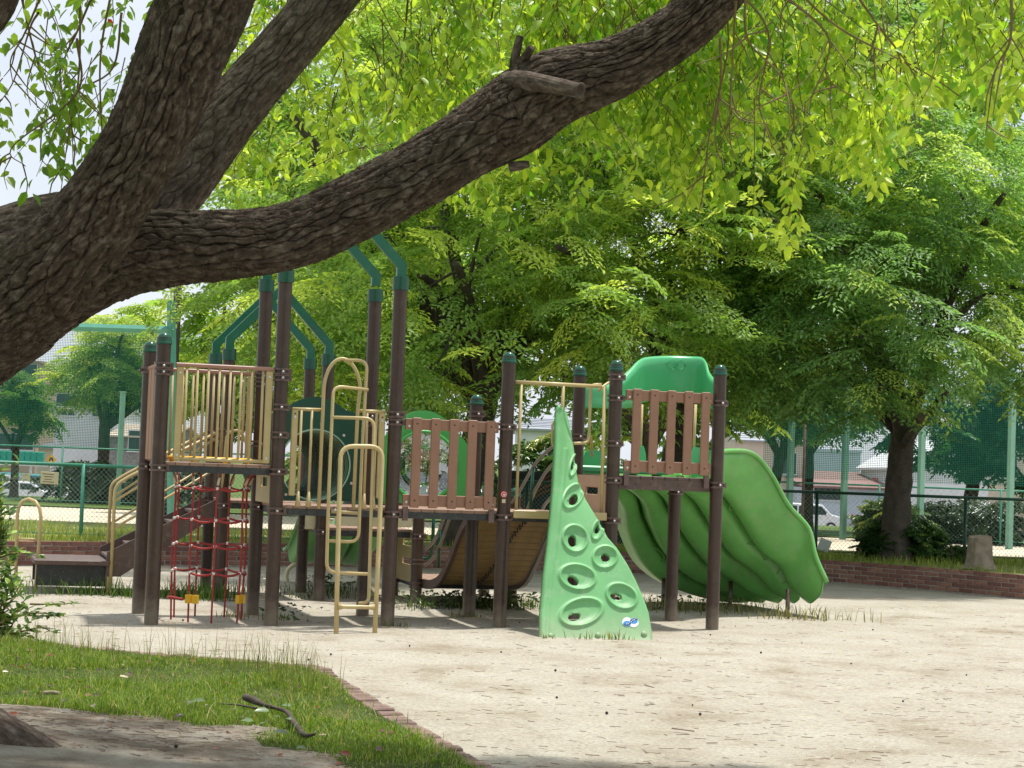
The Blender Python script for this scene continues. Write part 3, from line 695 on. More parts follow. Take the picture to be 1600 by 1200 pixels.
to = bpy.data.objects.new('lettering', tx); tx.materials.append(MATS['sticker_white']); link(to)
lme = bpy.data.meshes.new_from_object(to.evaluated_get(bpy.context.evaluated_depsgraph_get())); bpy.data.objects.remove(to)
to = link(bpy.data.objects.new('lettering', lme), o); to.location = (0, -.008, z + .05); to.rotation_euler = (math.pi / 2, 0, 0)
r, z = sign_root('crossing_sign', 1369, 777, 124, 'small blue road sign below the red stop sign')
MB().tube([(0, .04, -.1), (0, .04, z + .2)], .03, 8).build('pole', 'steel', r)
o = MB().prism([(-.30, -.26), (.30, -.26), (.30, .02), (0, .32), (-.30, .02)], (0, 0, z), (1, 0, 0), (0, 1, 0), .02).build('plate', 'sticker_blue', r); fix_normals(o)
MB().prism([(-.14, -.18), (.14, -.18), (0, .10)], (0, -.004, z), (1, 0, 0), (0, 1, 0), .003).build('symbol', 'sticker_white', o)

# ================================================================== leaves
def leaf_quads(P, D, N, L, W, tint, fold=.25):
    """one folded four-cornered leaf per row"""
    S = np.cross(D, N); S /= np.linalg.norm(S, axis=1)[:, None] + 1e-9
    N2 = np.cross(S, D)
    L = np.broadcast_to(L, len(P))[:, None]; W = np.broadcast_to(W, len(P))[:, None]
    a = P; b = P + D * L * .42 + S * W * .5 + N2 * W * fold; c = P + D * L - N2 * L * .10; d = P + D * L * .42 - S * W * .5 + N2 * W * fold
    V = np.stack([a, b, c, d], 1).reshape(-1, 3); n = len(P)
    i = np.arange(n)[:, None] * 4
    F = np.concatenate([i + np.array([[0, 1, 2]]), i + np.array([[0, 2, 3]])])
    return V, F, np.repeat(tint, 4, 0)
def leaf_oval(P, D, N, L, W, tint, fold=.18, bend=.12):
    S = np.cross(D, N); S /= np.linalg.norm(S, axis=1)[:, None] + 1e-9
    N2 = np.cross(S, D); n = len(P)
    L = np.broadcast_to(L, n)[:, None]; W = np.broadcast_to(W, n)[:, None]
    def q(l, w, h): return P + D * L * l + S * W * w + N2 * (W * h - L * bend * l * l)
    V = np.stack([q(0, 0, 0), q(.24, .42, fold * .8), q(.60, .42, fold), q(1.0, 0, 0), q(.60, -.42, fold), q(.24, -.42, fold * .8), q(.52, 0, 0)], 1).reshape(-1, 3)
    i = np.arange(n)[:, None] * 7
    T = [(0, 1, 6), (1, 2, 6), (2, 3, 6), (3, 4, 6), (4, 5, 6), (5, 0, 6)]
    F = np.concatenate([i + np.array([t]) for t in T])
    return V, F, np.repeat(tint, 7, 0)
def unit(a): return a / (np.linalg.norm(a, axis=-1, keepdims=True) + 1e-9)

def spray_proto(rng, length=.85, step=.042, droop=.28):
    P, D, N = [], [], []
    nt_ = 9
    for k in range(nt_):
        t_ = (k + .4) / nt_; base = np.array([length * t_, 0, -droop * t_ ** 2 * length])
        for s in (-1, 1):
            ln = length * (.42 * (1 - .55 * t_) + .05) * rng.uniform(.7, 1.15)
            an = R(rng.uniform(38, 66)) * s
            d = np.array([math.cos(an), math.sin(an), -.18 + rng.normal(0, .08)])
            m = max(2, int(ln / step))
            for j in range(m):
                f = (j + rng.uniform(.2, .8)) / m; p = base + d * ln * f + np.array([0, 0, -.22 * f * f * ln]); sd = 1 if j % 2 else -1
                la = an + sd * R(rng.uniform(30, 60)); P.append(p); D.append([math.cos(la), math.sin(la), -.30 + rng.normal(0, .22)]); N.append([rng.normal(0, .3), rng.normal(0, .3), 1])
    return np.array(P), unit(np.array(D)), unit(np.array(N))
PROTOS = [spray_proto(np.random.default_rng(100 + i)) for i in range(8)]
def crown(parent, ells, n, seed, cols, Lf=.085, scale=1.0, thr=.40, mat='leaf_far', zmin=1.5, inner=.25, name='crown', nscale=.9, keep=None, stretch=1.0):
    rng = np.random.default_rng(seed); VV, FF, TT = [], [], []; off = 0; pts = []
    w = np.array([e[3] * e[4] * e[5] for e in ells]) ** .67; w /= w.sum(); tries = 0
    while len(pts) < n and tries < 60 * n:
        tries += 1
        e = ells[rng.choice(len(ells), p=w)]; d = unit(rng.normal(size=3)); r = 1 - abs(rng.normal(0, .16)) if rng.random() > inner else rng.uniform(.35, .85)
        p = np.array(e[:3]) + d * np.array(e[3:6]) * r
        if p[2] < zmin + .35 * rng.random(): continue
        if keep and not keep(p): continue
        nv = vnoise(np.array([p[0] * nscale + p[2] * .31]), np.array([p[2] * nscale * 1.6 + p[1] * .53]), seed)[0] * .65 + .35 * vnoise(np.array([p[0] * nscale * 2.3]), np.array([p[2] * nscale * 3.4 + p[1]]), seed + 5)[0]
        if nv < thr: continue
        pts.append((p, d, nv))
    for p, d, nv in pts:
        P, D, N = PROTOS[rng.integers(len(PROTOS))]
        a = math.atan2(d[1], d[0]) + rng.normal(0, .5); pit = rng.normal(.12, .22) + (.12 if d[2] < 0 else -.05)
        sc = scale * rng.uniform(.75, 1.25)
        Rm = np.array(Matrix.Rotation(a, 3, 'Z') @ Matrix.Rotation(pit, 3, 'Y') @ Matrix.Rotation(rng.normal(0, .3), 3, 'X'))
        Pw = (P * sc) @ Rm.T + p - Rm @ np.array([.4 * sc, 0, 0]); Dw = D @ Rm.T; Nw = N @ Rm.T
        base = np.array(cols[0]) * (1 - nv) + np.array(cols[1]) * nv
        if rng.random() < cols[3]: base = np.array(cols[2])
        tint = base[None] * rng.uniform(.72, 1.28, (len(P), 1)) * rng.uniform(.85, 1.15)
        V, F, T = leaf_quads(Pw, Dw, Nw, Lf * sc * rng.uniform(.75, 1.2, len(P)), Lf * .42 * sc * stretch, tint)
        VV.append(V); FF.append(F + off); TT.append(T); off += len(V)
    o = np_mesh(name, np.concatenate(VV), np.concatenate(FF), mat, parent, tint=np.concatenate(TT))
    return o, [p for p, _, _ in pts]
def limb(parent, pts, r0, r1, name='limb', mat='branch_dark', seg=9, n=14, wob=.04):
    P = catmull(pts, n); P = P + RNG.normal(0, wob * .5, P.shape) * np.linspace(0, 1, n)[:, None] * np.linspace(1, .2, n)[:, None]
    r = r0 + (r1 - r0) * np.linspace(0, 1, n) ** .8
    return MB().tube(P, r * RNG.uniform(.93, 1.07, n), seg).build(name, mat, parent)
def back_tree(label, base, fork_z, r0, ells, n, seed, cols, lean=(0, 0), nl=7, **k):
    root = empty('shade_tree', base); tag(root, label, 'tree', 'broadleaf trees round the playground')
    B = np.array(base, float); fk = np.array([lean[0], lean[1], fork_z])
    P = [np.array([0, 0, -.2]), np.array([lean[0] * .2, lean[1] * .2, fork_z * .35]), fk * np.array([.7, .7, .75]), fk + np.array([0, 0, .2])]
    PP = catmull(P, 16); rr = r0 * np.interp(np.linspace(0, 1, 16), [0, .08, .2, 1], [1.75, 1.3, 1.06, .85])
    V, F = tube_arrays(catmull(PP, 60), np.interp(np.linspace(0, 1, 60), np.linspace(0, 1, 16), rr), 40)
    an_ = np.tile(np.arange(40), 60); ln_ = np.repeat(np.arange(60), 40); cen_ = np.repeat(catmull(PP, 60), 40, 0)
    V = cen_ + (V - cen_) * (1 + .16 * (vnoise(an_ * .55, ln_ * .22, seed, 22) - .5) + .10 * np.sin(an_ * 2 * math.pi / 40 * 5 + seed) * np.exp(-ln_ / 9.0))[:, None]
    np_mesh('trunk', V, F, 'branch_dark', root, smooth=True)
    rng = np.random.default_rng(seed + 900)
    loc = [(e[0] - B[0], e[1] - B[1], e[2] - B[2], *e[3:]) for e in ells]
    o, pts = crown(root, loc, n, seed, cols, **k)
    for i in range(nl):
        e = loc[i % len(loc)]; a = 2 * math.pi * i / nl + rng.uniform(-.3, .3); rad = rng.uniform(.45, .8)
        end = np.array([e[0] + e[3] * rad * math.cos(a), e[1] + e[4] * rad * math.sin(a), e[2] + e[5] * rng.uniform(-.25, .55)])
        mid = fk * .55 + end * .45 + np.array([0, 0, .35]); mid2 = fk * .2 + end * .8 + np.array([0, 0, .25])
        limb(root, [fk - [0, 0, .1], mid, mid2, end], r0 * .52, .035)
        for j in range(4):
            s0 = mid * (1 - j / 4) + mid2 * (j / 4); tg = pts[rng.integers(len(pts))]
            c = sorted([pts[rng.integers(len(pts))] for _ in range(25)], key=lambda q: np.linalg.norm(q - s0))[1]
            limb(root, [s0, s0 * .5 + c * .5 + np.array([0, 0, .18]), c], r0 * .16, .012, 'limb', 'branch_dark', 5, 8, .03)
    return root
Z_MID = ((.075, .17, .04), (.33, .48, .11), (.52, .62, .13), .24)  # first tint of each Z_ set is darkened: shadow put into the leaf colour
Z_YEL = ((.09, .19, .04), (.37, .52, .11), (.56, .64, .13), .26)
Z_DRK = ((.06, .16, .05), (.27, .43, .14), (.46, .58, .15), .2)
g = lambda px, py, z=.3: gnd(px, py, z)
b2 = g(712, 852); b3 = g(1036, 858); b4 = g(1396, 876)
back_tree('spreading bright green tree behind the slat panel and crawl tunnel', b2, 2.1, .24, [(-1.6, 25.4, 5.2, 3.2, 3.0, 3.1), (-.2, 25.0, 3.4, 2.6, 2.2, 1.4), (-2.6, 26.2, 3.9, 2.3, 2.2, 1.8), (.2, 26.5, 7.2, 3.2, 3.0, 2.6)], 900, 21, Z_MID, lean=(.35, 0), zmin=1.75, Lf=.092)
back_tree('dense leafy tree behind the right tower, trunk seen between its slats', b3, 2.3, .22, [(2.3, 26.6, 5.0, 2.7, 2.6, 3.0), (1.6, 25.0, 4.0, 2.2, 1.8, 1.5), (3.2, 27.6, 7.4, 3.2, 2.8, 2.8)], 820, 22, Z_YEL, lean=(.3, .1), zmin=2.1, Lf=.092)
BT4 = back_tree('big right tree with dark trunk rising in front of the round bush', b4, 1.95, .20, [(5.0, 25.9, 3.95, 2.25, 2.0, 1.6), (4.2, 26.2, 3.3, 1.6, 1.5, 1.0), (5.2, 26.8, 5.7, 2.6, 2.2, 1.6)], 800, 23, Z_DRK, lean=(.10, 0), zmin=2.12, nl=9, Lf=.09)
for e4, r4 in (((1478, 615, 25.9), .11), ((1440, 650, 25.3), .09), ((1375, 600, 25.8), .12)):
    q4 = at(*e4) - b4; limb(BT4, [np.array((.08, 0, 1.7)), np.array((.10 + q4.x * .35, q4.y * .3, 1.7 + (q4.z - 1.7) * .45)), np.array(q4)], r4, .05, 'limb', 'branch_dark', 10, 14, .03)
back_tree('tall dark green tree towering at the upper right behind the others', (10.4, 32.5, .2), 3.5, .3, [(7.6, 32, 7.2, 3.8, 3.0, 3.4), (5.0, 33, 8.4, 3.4, 3.0, 3.0), (9.5, 30.5, 5.0, 2.3, 2.2, 2.2)], 620, 24, Z_DRK, zmin=3.2, Lf=.118, scale=1.3)
back_tree('tall light green tree behind the main bough at upper middle', (-2.6, 33, .2), 3.0, .3, [(-2.6, 33, 8.2, 3.8, 3.0, 3.6), (.6, 34, 9.2, 3.8, 3.0, 3.4), (-3.4, 31.5, 5.4, 2.2, 2.2, 2.4)], 660, 25, Z_YEL, zmin=2.6, Lf=.118, scale=1.3)
back_tree('shaded tree with low branches reaching in at the right edge', (9.3, 27.6, .3), 2.6, .24, [(8.3, 27.2, 3.8, 1.5, 1.6, 1.0), (9.6, 27.4, 5.4, 2.2, 2.0, 1.6)], 330, 26, Z_DRK, zmin=2.25, lean=(-.4, 0))
back_tree('round tree with grey trunk across the field at left', g(158, 786, .0), 2.2, .17, [(-10.8, 54.5, 4.4, 2.2, 2.0, 1.45), (-11.9, 54, 3.7, 1.6, 1.6, .9), (-9.4, 54, 3.6, 1.4, 1.4, .9)], 440, 27, ((.15, .27, .06), (.38, .50, .12), (.52, .58, .12), .22), zmin=2.5, Lf=.12, scale=.95, thr=.47, nl=9)
back_tree('small leafy tree at the left edge behind the netting', at(20, 800, 56) * Vector((1, 1, 0)), 1.5, .12, [(-15.4, 56, 2.9, 1.5, 1.5, 1.0), (-14.3, 56, 2.5, .8, 1.0, .6)], 150, 28, ((.05, .13, .03), (.14, .26, .06), (.3, .36, .06), .1), zmin=1.7, Lf=.13, scale=.95, nl=4)
back_tree('thin far tree with dark crooked trunks right of the curved slide', at(1195, 800, 50) * Vector((1, 1, 0)), 2.0, .16, [(6.6, 50, 4.2, 2.6, 1.6, 1.5), (8.4, 50, 3.7, 1.4, 1.4, 1.0)], 240, 29, Z_DRK, zmin=2.0, Lf=.15, nl=6, lean=(.4, 0))
back_tree('far weeping tree behind the white van', at(1262, 800, 52) * Vector((1, 1, 0)), 2.2, .14, [(8.9, 52, 3.7, 1.6, 1.5, 1.0)], 190, 30, Z_DRK, zmin=1.75, Lf=.15, nl=5)
back_tree('far blue-green tree behind the netting right of the big trunk', at(1505, 800, 52) * Vector((1, 1, 0)), 1.6, .2, [(12.4, 52, 3.6, 2.2, 1.8, 1.8), (14.3, 52, 2.7, 1.6, 1.5, 1.5)], 210, 31, ((.02, .075, .03), (.07, .18, .07), (.2, .3, .08), .06), zmin=1.1, Lf=.17, scale=1.1, nl=6, lean=(.3, 0))
back_tree('far tree filling the gap behind the middle posts', at(1010, 800, 46) * Vector((1, 1, 0)), 2.0, .2, [(3.4, 46, 4.5, 3.6, 2.0, 2.8), (-1.0, 47, 5.6, 3.0, 2.0, 2.4), (6.2, 47, 5.8, 2.4, 2.0, 2.4)], 300, 32, Z_DRK, zmin=1.7, Lf=.17, scale=1.45, nl=8)
back_tree('far tree at left behind the backstop frame', at(330, 800, 47) * Vector((1, 1, 0)), 2.0, .2, [(-6.2, 47, 4.6, 2.4, 2.0, 2.4), (-4.2, 46, 6.2, 2.8, 2.0, 2.8)], 250, 33, Z_MID, zmin=1.9, Lf=.17, scale=1.4, nl=7)

# ---- bushes and hedges
def bush(name, label, cat, ells, n, seed, cols, Lf, scale, zmin, stretch=1.1):
    c = ells[0]; root = empty(name, (c[0], c[1], zmin)); tag(root, label, cat)
    loc = [(e[0] - c[0], e[1] - c[1], e[2] - zmin, *e[3:]) for e in ells]
    crown(root, loc, n, seed, cols, Lf=Lf, scale=scale, thr=.0, mat='leaf_dark', zmin=-.05, inner=.3, name='foliage', stretch=stretch)
    for k in range(5):
        a = k * 1.3; limb(root, [np.array([.05 * math.cos(a), .05 * math.sin(a), -.1]), np.array([.2 * math.cos(a), .2 * math.sin(a), .25]), np.array([c[3] * .5 * math.cos(a), c[4] * .5 * math.sin(a), (c[2] - zmin) * .9])], .03, .01, 'stem', 'branch_dark', 5, 6, .01)
    return root
DKB = ((.025, .07, .018), (.07, .155, .04), (.14, .24, .05), .12)
q = at(1415, 830, 28.0)
bush('round_bush', 'dark round evergreen bush behind the big right trunk', 'bush', [(q.x, 28.0, .60, .62, .5, .42), (q.x - .3, 28, .48, .40, .4, .30)], 520, 41, DKB, .145, .26, .3, 1.5)
q = at(1497, 862, 27.6)
bush('small_bush', 'small dark shrub between the round bush and the stump', 'bush', [(q.x, 27.6, .42, .16, .15, .16)], 110, 42, DKB, .10, .2, .3, 1.4)
q = at(1345, 815, 46)
bush('far_bush', 'light green bush behind the big right trunk beyond the fence', 'bush', [(q.x + .75, 46, .5, .8, .7, .6)], 150, 43, ((.06, .12, .03), (.16, .26, .06), (.3, .36, .08), .2), .20, .5, 0)
bush('clipped_hedge', 'long dark hedge behind the fence right of the stump', 'hedge', [(13.2, 46.6, .55, 3.4, .5, .55), (10.8, 46.8, .5, 1.2, .5, .5)], 210, 44, ((.02, .05, .02), (.05, .10, .035), (.1, .16, .05), .05), .15, .75, 0)
bush('clipped_hedge', 'long dark hedge under the round tree across the field', 'hedge', [(-11.6, 52.3, .62, 1.65, .5, .6), (-9.6, 52.3, .6, 1.4, .5, .6)], 190, 45, ((.02, .055, .022), (.05, .11, .04), (.1, .18, .05), .05), .15, .75, 0)
bush('low_hedge', 'ragged green shrubs behind the tunnel beyond the field', 'hedge', [(-3.0, 52.5, 1.2, 3.4, .6, 1.1), (1.2, 52.5, 1.3, 2.6, .6, 1.2)], 190, 46, ((.05, .12, .03), (.15, .27, .06), (.3, .36, .08), .15), .17, .95, 0)

# ---- tree stump
q = gnd(1530, 890, .3)
stp = empty('tree_stump', q); tag(stp, 'weathered grey tree stump on the bed at the right', 'stump')
n = 72; prof_z = [-.05, .02, .06, .1, .15, .2, .26, .32, .38, .42, .455]; prof_r = [.235, .215, .20, .188, .178, .172, .168, .165, .162, .160, .157]
V = []; F = []
for z_, r_ in zip(prof_z, prof_r):
    for k in range(n):
        a = 2 * math.pi * k / n; gr = float(vnoise(np.array([k * .42]), np.array([z_ * 3.0]), 5, 30)[0]) - .5; rr = r_ * (1 + .05 * math.sin(3 * a + .6) + .13 * gr + .03 * math.sin(11 * a) + (.12 * max(0, math.sin(2 * a + 2.6)) * max(0, 1 - z_ / .12))); V.append((rr * math.cos(a), rr * math.sin(a), z_ + ((.02 * math.cos(a - 1) + .02 * gr) if z_ > .43 else 0)))
for i in range(len(prof_z) - 1):
    for k in range(n): F.append((i * n + k, i * n + (k + 1) % n, (i + 1) * n + (k + 1) % n, (i + 1) * n + k))
MB().add(V, F, True).build('bark', 'stump_wood', stp)
top_ = [V[(len(prof_z) - 1) * n + k] for k in range(n)]
MB().add([(x * .995, y * .995, z + .002) for x, y, z in top_], [tuple(range(n))]).build('cut_face', 'cut_wood', stp)
MB().add([(x * .99 * (1 if k % 2 else .9), y * .99, .012 + .03 * 0) for k, (x, y, z) in enumerate([(-.36, -.1, 0), (-.16, -.2, 0), (.12, -.24, 0), (.2, -.1, 0), (-.1, .1, 0)])] + [(-.2, -.08, .09), (.05, -.12, .11)], [(0, 1, 5), (1, 2, 6, 5), (2, 3, 6), (0, 5, 4), (4, 5, 6, 3)]).build('root', 'stump_wood', stp)

# ================================================================== the play structure (one bolted frame)
PG = empty('play_structure', (PGX, PGY, 0), YAW)
tag(PG, 'large green, tan and brown playground climbing frame with slides standing on the sand', 'play structure')
PR = 0.0635
def ring_clamp(parent, z, lug=0.0, bolts=True):
    b = MB()
    for dz in (-0.022, 0.022):
        b.lathe([(PR + .0005, -.009), (PR + .015, -.009), (PR + .015, .009), (PR + .0005, .009)], (0, 0, z + dz), 18, False)
    for a in ((lug, lug + math.pi / 2) if bolts else (lug,)):
        b.box((math.cos(a) * (PR + .016), math.sin(a) * (PR + .016), z), (.026, .032, .05), a)
    a = lug; s_ = MB().lathe([(.0001, .012), (.009, .010), (.011, 0), (.011, -.01)], (0, 0, 0), 8).build('bolt', 'steel', parent)
    s_.matrix_local = Matrix.Translation((math.cos(a) * (PR + .024), math.sin(a) * (PR + .024), z)) @ Vector((math.cos(a), math.sin(a), 0)).to_track_quat('Z', 'Y').to_matrix().to_4x4()
    return b.build('clamp', 'clamp', parent)
dome_me = None
def post(u, v, ztop, style, clamps=(), z0=-0.25):
    global dome_me
    p = MB().lathe([(PR * .985, z0), (PR, .3), (PR, ztop)], (0, 0, 0), 22)
    if style == 'flat': p.lathe([(PR, ztop), (0.001, ztop + .002)], (0, 0, 0), 22)
    o = p.build('post', 'post_brown', PG, (u, v, 0))
    if style == 'dome':
        c = MB().lathe([(PR + .001, -.032), (PR + .008, -.032), (PR + .008, -.012), (PR + .0045, -.010), (PR + .0045, -.002), (PR + .002, .012), (PR - .003, .030), (PR * .8, .052), (PR * .5, .068), (PR * .2, .075), (0.001, .076)], (0, 0, 0), 22)
        c.build('cap', 'cap_green', o, (0, 0, ztop - .03))
    elif style == 'collar':
        c = MB().lathe([(PR, -.075), (PR + .012, -.075), (PR + .012, .045), (PR - .005, .05), (0.001, .051)], (0, 0, 0), 22, False)
        c.build('collar', 'cap_green', o, (0, 0, ztop - .04))
    for z in clamps:
        if isinstance(z, tuple): ring_clamp(o, z[0], z[1])
        else: ring_clamp(o, z)
    return o
A0 = -math.pi / 2
POSTS = {
 'A': post(0.01, 0, 2.52, 'dome', ((2.27, A0), (2.215, A0), (1.37, A0))),
 'B': post(M, 0, 3.19, 'collar', ((2.27, A0), (2.215, A0), (1.95, A0), (1.70, A0), (1.37, A0), (1.02, A0))),
 'C': post(2 * M, 0, 3.19, 'collar', ((1.93, A0), (1.86, A0), (1.02, A0))),
 'D': post(3 * M, 0, 2.52, 'dome', ((1.86, A0), (1.02, A0))),
 'E': post(4 * M, 0, 2.50, 'dome', ((2.38, A0), (2.18, A0), (1.75, A0), (1.40, A0), (1.02, A0))),
 'F': post(5 * M, 0, 2.51, 'dome', ((2.18, A0), (1.39, A0))),
 'A2': post(0, M, 2.50, 'dome', ((2.27, 2.9), (1.37, A0))),
 'B2': post(M, M, 3.19, 'collar', ((2.27, A0), (2.19, A0), (1.62, A0), (1.37, A0), (1.02, A0))),
 'C2': post(2 * M, M, 3.16, 'collar', ((1.93, A0), (1.86, A0), (1.02, A0))),
 'D2': post(3 * M, M, 2.15, 'dome', ((2.0, A0), (1.86, A0), (1.02, A0))),
 'E2': post(4 * M, M, 2.49, 'dome', ((1.82, A0), (1.40, A0), (1.02, A0))),
 'F2': post(5 * M, M, 1.36, 'flat', ((1.30, A0),)),
}
GU, GV, IU, IV = 1.02, 3.06, 3.09, 2.80
for k, (u, v, zt) in {'G1': (GU, GV, 2.62), 'G2': (GU + M, GV, 2.62), 'G3': (GU, GV + M, 2.62), 'G4': (GU + M, GV + M, 2.62)}.items():
    POSTS[k] = post(u, v, zt, 'collar', ((1.75, A0), (1.67, A0), (.97, A0), (.72, A0)) if k in ('G2', 'G4') else ((1.75, A0), (1.67, A0), (.97, A0)))
POSTS['I1'] = post(IU, IV, 1.22, 'dome', ((.71, A0), (.44, 0.3), (.19, 0.3)))
POSTS['I2'] = post(IU + M, IV, 1.22, 'dome', ((1.02, A0), (.19, A0)))
POSTS['I3'] = post(IU, IV + M, 1.22, 'dome', ((.71, A0), (.19, A0)))
POSTS['I4'] = post(IU + M, IV + M, 1.22, 'dome', ((.19, A0),))

def thick_line(pts, w):
    P = [Vector((a, b)) for a, b in pts]; Lf, Rt = [], []
    for i, p in enumerate(P):
        d0 = (P[i] - P[i - 1]).normalized() if i else (P[1] - P[0]).normalized()
        d1 = (P[i + 1] - P[i]).normalized() if i < len(P) - 1 else d0
        n0 = Vector((-d0.y, d0.x)); n1 = Vector((-d1.y, d1.x)); n = (n0 + n1).normalized(); k = w / 2 / max(.3, n.dot(n0))
        Lf.append(p + n * k); Rt.append(p - n * k)
    return [tuple(q) for q in Lf] + [tuple(q) for q in reversed(Rt)]
def gable(u0, u1, v, zt, rise):
    mid = (u0 + u1) / 2
    for us, sg in ((u0, 1), (u1, -1)):
        o = MB().prism(thick_line([(us, zt), (us, zt + .10), (mid - sg * .004, zt + rise)], .088), (0, v - .026, 0), (1, 0, 0), (0, 1, 0), .052).build('roof_beam', 'beam_green', PG)
        fix_normals(o)
gable(M, 2 * M, 0, 3.20, .64); gable(M, 2 * M, M, 3.20, .64)
gable(GU, GU + M, GV, 2.63, .66); gable(GU, GU + M, GV + M, 2.63, .66)

# ---- decks: frame > planks
def deck(u0, u1, v0, v1, ztop, n=8, hole=False, beam='joist', bh=.06, plank_m='deck_brown'):
    fr = MB()
    for v in (v0 + .03, v1 - .03): fr.box(((u0 + u1) / 2, v, ztop - .03 - bh / 2), (u1 - u0 - .10, .045, bh))
    for u in (u0 + .06, u1 - .06): fr.box((u, (v0 + v1) / 2, ztop - .03 - bh / 2 - .001), (.045, v1 - v0 - .12, bh))
    for k in range(n - 1):
        fr.lathe([(.008, 0), (.008, .006)], (u0 + .1 + k * (u1 - u0 - .2) / (n - 2), v0, ztop - .03 - bh / 2), 6)
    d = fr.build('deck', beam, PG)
    w = (u1 - u0 - .06) / n
    for k in range(n):
        uc = u0 + .03 + w * (k + .5)
        if hole and 2 <= k <= n - 3:
            segs = [(v0 + .005, v0 + (v1 - v0) * .14), (v1 - (v1 - v0) * .14, v1 - .005)]
        else: segs = [(v0 + .005, v1 - .005)]
        for a, b in segs:
            MB().box((uc, (a + b) / 2, ztop - .0148), (w - .006, b - a, .0296), bev=.003).build('plank', plank_m, d)
    return d
deck(0, M, 0, M, 1.425, 8, True)
deck(M, 2 * M, 0, M, 1.075); deck(2 * M, 3 * M, 0, M, 1.075); deck(3 * M, 4 * M, 0, M, 1.075)
deck(4 * M, 5 * M, 0, M, 1.45, 8, False, 'stair_brown', .10, 'stair_brown')
deck(GU, GU + M, GV, GV + M, 1.03); deck(GU + M, IU, GV - .12, GV + M - .2, .775); deck(IU, IU + M, IV, IV + M, .245)
# opening trim of the left deck
t = MB().tube([(.53 + .37 * math.cos(a), .53 + .40 * math.sin(a), 1.462) for a in np.linspace(0, 2 * math.pi, 25)], .018, 6, None, True, False).build('opening_trim', 'yellow', PG)
for a in range(8):
    an = a * math.pi / 4 + .2
    MB().box((.53 + .37 * math.cos(an), .53 + .40 * math.sin(an), 1.435), (.03, .02, .06), an).build('bracket', 'yellow', t)

# ---- tan bar panels
def bolt(parent, p, r=.0125, m='steel'):
    MB().lathe([(r, -.006), (r, 0), (r * .6, .004), (0.001, .005)], (0, 0, 0), 8).build('bolt', m, parent).matrix_local = Matrix.Translation(p) @ Matrix.Rotation(math.pi / 2, 4, 'X')
def bar_panel(u0, u1, v, z0, z1, nb, front=True):
    e = MB().box(((u0 + u1) / 2, v, z1 + .012), (u1 - u0 + .03, .045, .036), bev=.012).build('bar_panel', 'rail_brown', PG)
    MB().tube([(u0, v, z0 + .02), (u1, v, z0 + .02)], .017, 10).build('bottom_rail', 'tan', e)
    for u in (u0 + .026, u1 - .026):
        MB().box((u, v - .002, (z0 + z1) / 2), (.062, .03, z1 - z0 - .012), bev=.008).build('side_plate', 'tan', e)
        for z in (z0 + .05, z1 - .06): bolt(e, (u, v - .019, z))
    for k in range(nb):
        u = u0 + .085 + (u1 - u0 - .17) * k / (nb - 1)
        MB().tube([(u, v - .001, z0 + .025), (u, v - .001, z1)], .0125, 8).build('bar', 'tan', e)
    return e
bar_panel(.135, .985, -.012, 1.435, 2.275, 8); bar_panel(.135, .985, M + .012, 1.435, 2.275, 8)
# board side of the left tower
e = MB().box((-.005, M / 2, 2.285), (.04, M - .16, .03), bev=.005).build('board_panel', 'board_brown', PG)
for k in range(6):
    MB().box((-.006 + .004 * (k % 2), .115 + (M - .23) * (k + .5) / 6, 1.855), (.032, (M - .23) / 6 - .006, .84), bev=.006).build('board', 'board_brown', e)
MB().box((.02, M / 2, 1.45), (.03, M - .16, .05)).build('bottom_rail', 'stair_brown', e)

# ---- slat panels
def slat_panel(u0, u1, v, z0, z1):
    e = MB().box(((u0 + u1) / 2, v, z1 - .055), (u1 - u0, .03, .10), bev=.004).build('slat_panel', 'slat_brown', PG)
    MB().box(((u0 + u1) / 2, v, z0 + .068), (u1 - u0, .03, .105), bev=.004).build('bottom_rail', 'slat_brown', e)
    n = 5; w = .086
    for k in range(n):
        u = u0 + .105 + (u1 - u0 - .185) * k / (n - 1)
        s_ = MB().box((u, v - .029, (z0 + z1) / 2 + .003), (w, .026, z1 - z0 + .006), bev=.006).build('slat', 'slat_brown', e)
        for z in (z0 + .068, z1 - .05): bolt(s_, (u, v - .0425, z), .008, 'dark_pole')
    for u in (u0 + .035, u1 - .035):
        bolt(e, (u, v - .017, z1 - .075)); bolt(e, (u, v - .017, z0 + .05))
        MB().box((u - .005, v, z0 - .055), (.05, .035, .13)).build('bracket', 'clamp', e)
    return e
slat_panel(2.225, 3.115, -.02, 1.085, 1.905); slat_panel(4.365, 5.255, -.02, 1.475, 2.272)

# ---- front panel with the loop ladder between the two tall posts
e = MB().tube([pl(457, 639, 0), pl(504, 640.5, 0)], .016, 10).build('gate_panel', 'tan', PG)
MB().tube([pl(558, 642, 0), pl(602, 643.5, 0)], .016, 10).build('top_rail', 'tan', e)
for a, b in ((456.5, 466), (593.5, 602)):
    p0, p1 = pl(a, 640, 0), pl(b, 640, 0)
    o = MB().box(((p0.x + p1.x) / 2, .004, 1.55), (.058, .03, .78), bev=.008).build('side_plate', 'tan', e)
    bolt(o, ((p0.x + p1.x) / 2, -.012, 1.87)); bolt(o, ((p0.x + p1.x) / 2, -.012, 1.90), .008, 'dark_pole')
for px in (471, 487.5, 574, 588.5):
    u = pl(px, 645, 0).x
    o = MB().tube([(u, -.002, 1.94), (u, -.002, 1.2)], .0125, 8)
    o.tube([(u, -.002, 1.2), (u, -.004, 1.12), (u, -.008, 1.06)], np.array([.0125, .019, .03]), 8)
    o.build('bar', 'tan', e)
def ladder_pipe(pts, fr, r=.0155):
    return pipe('ladder_loop', [pl(x, y, v) for x, y, v in pts], r, 'tan', lad, fr, 10)
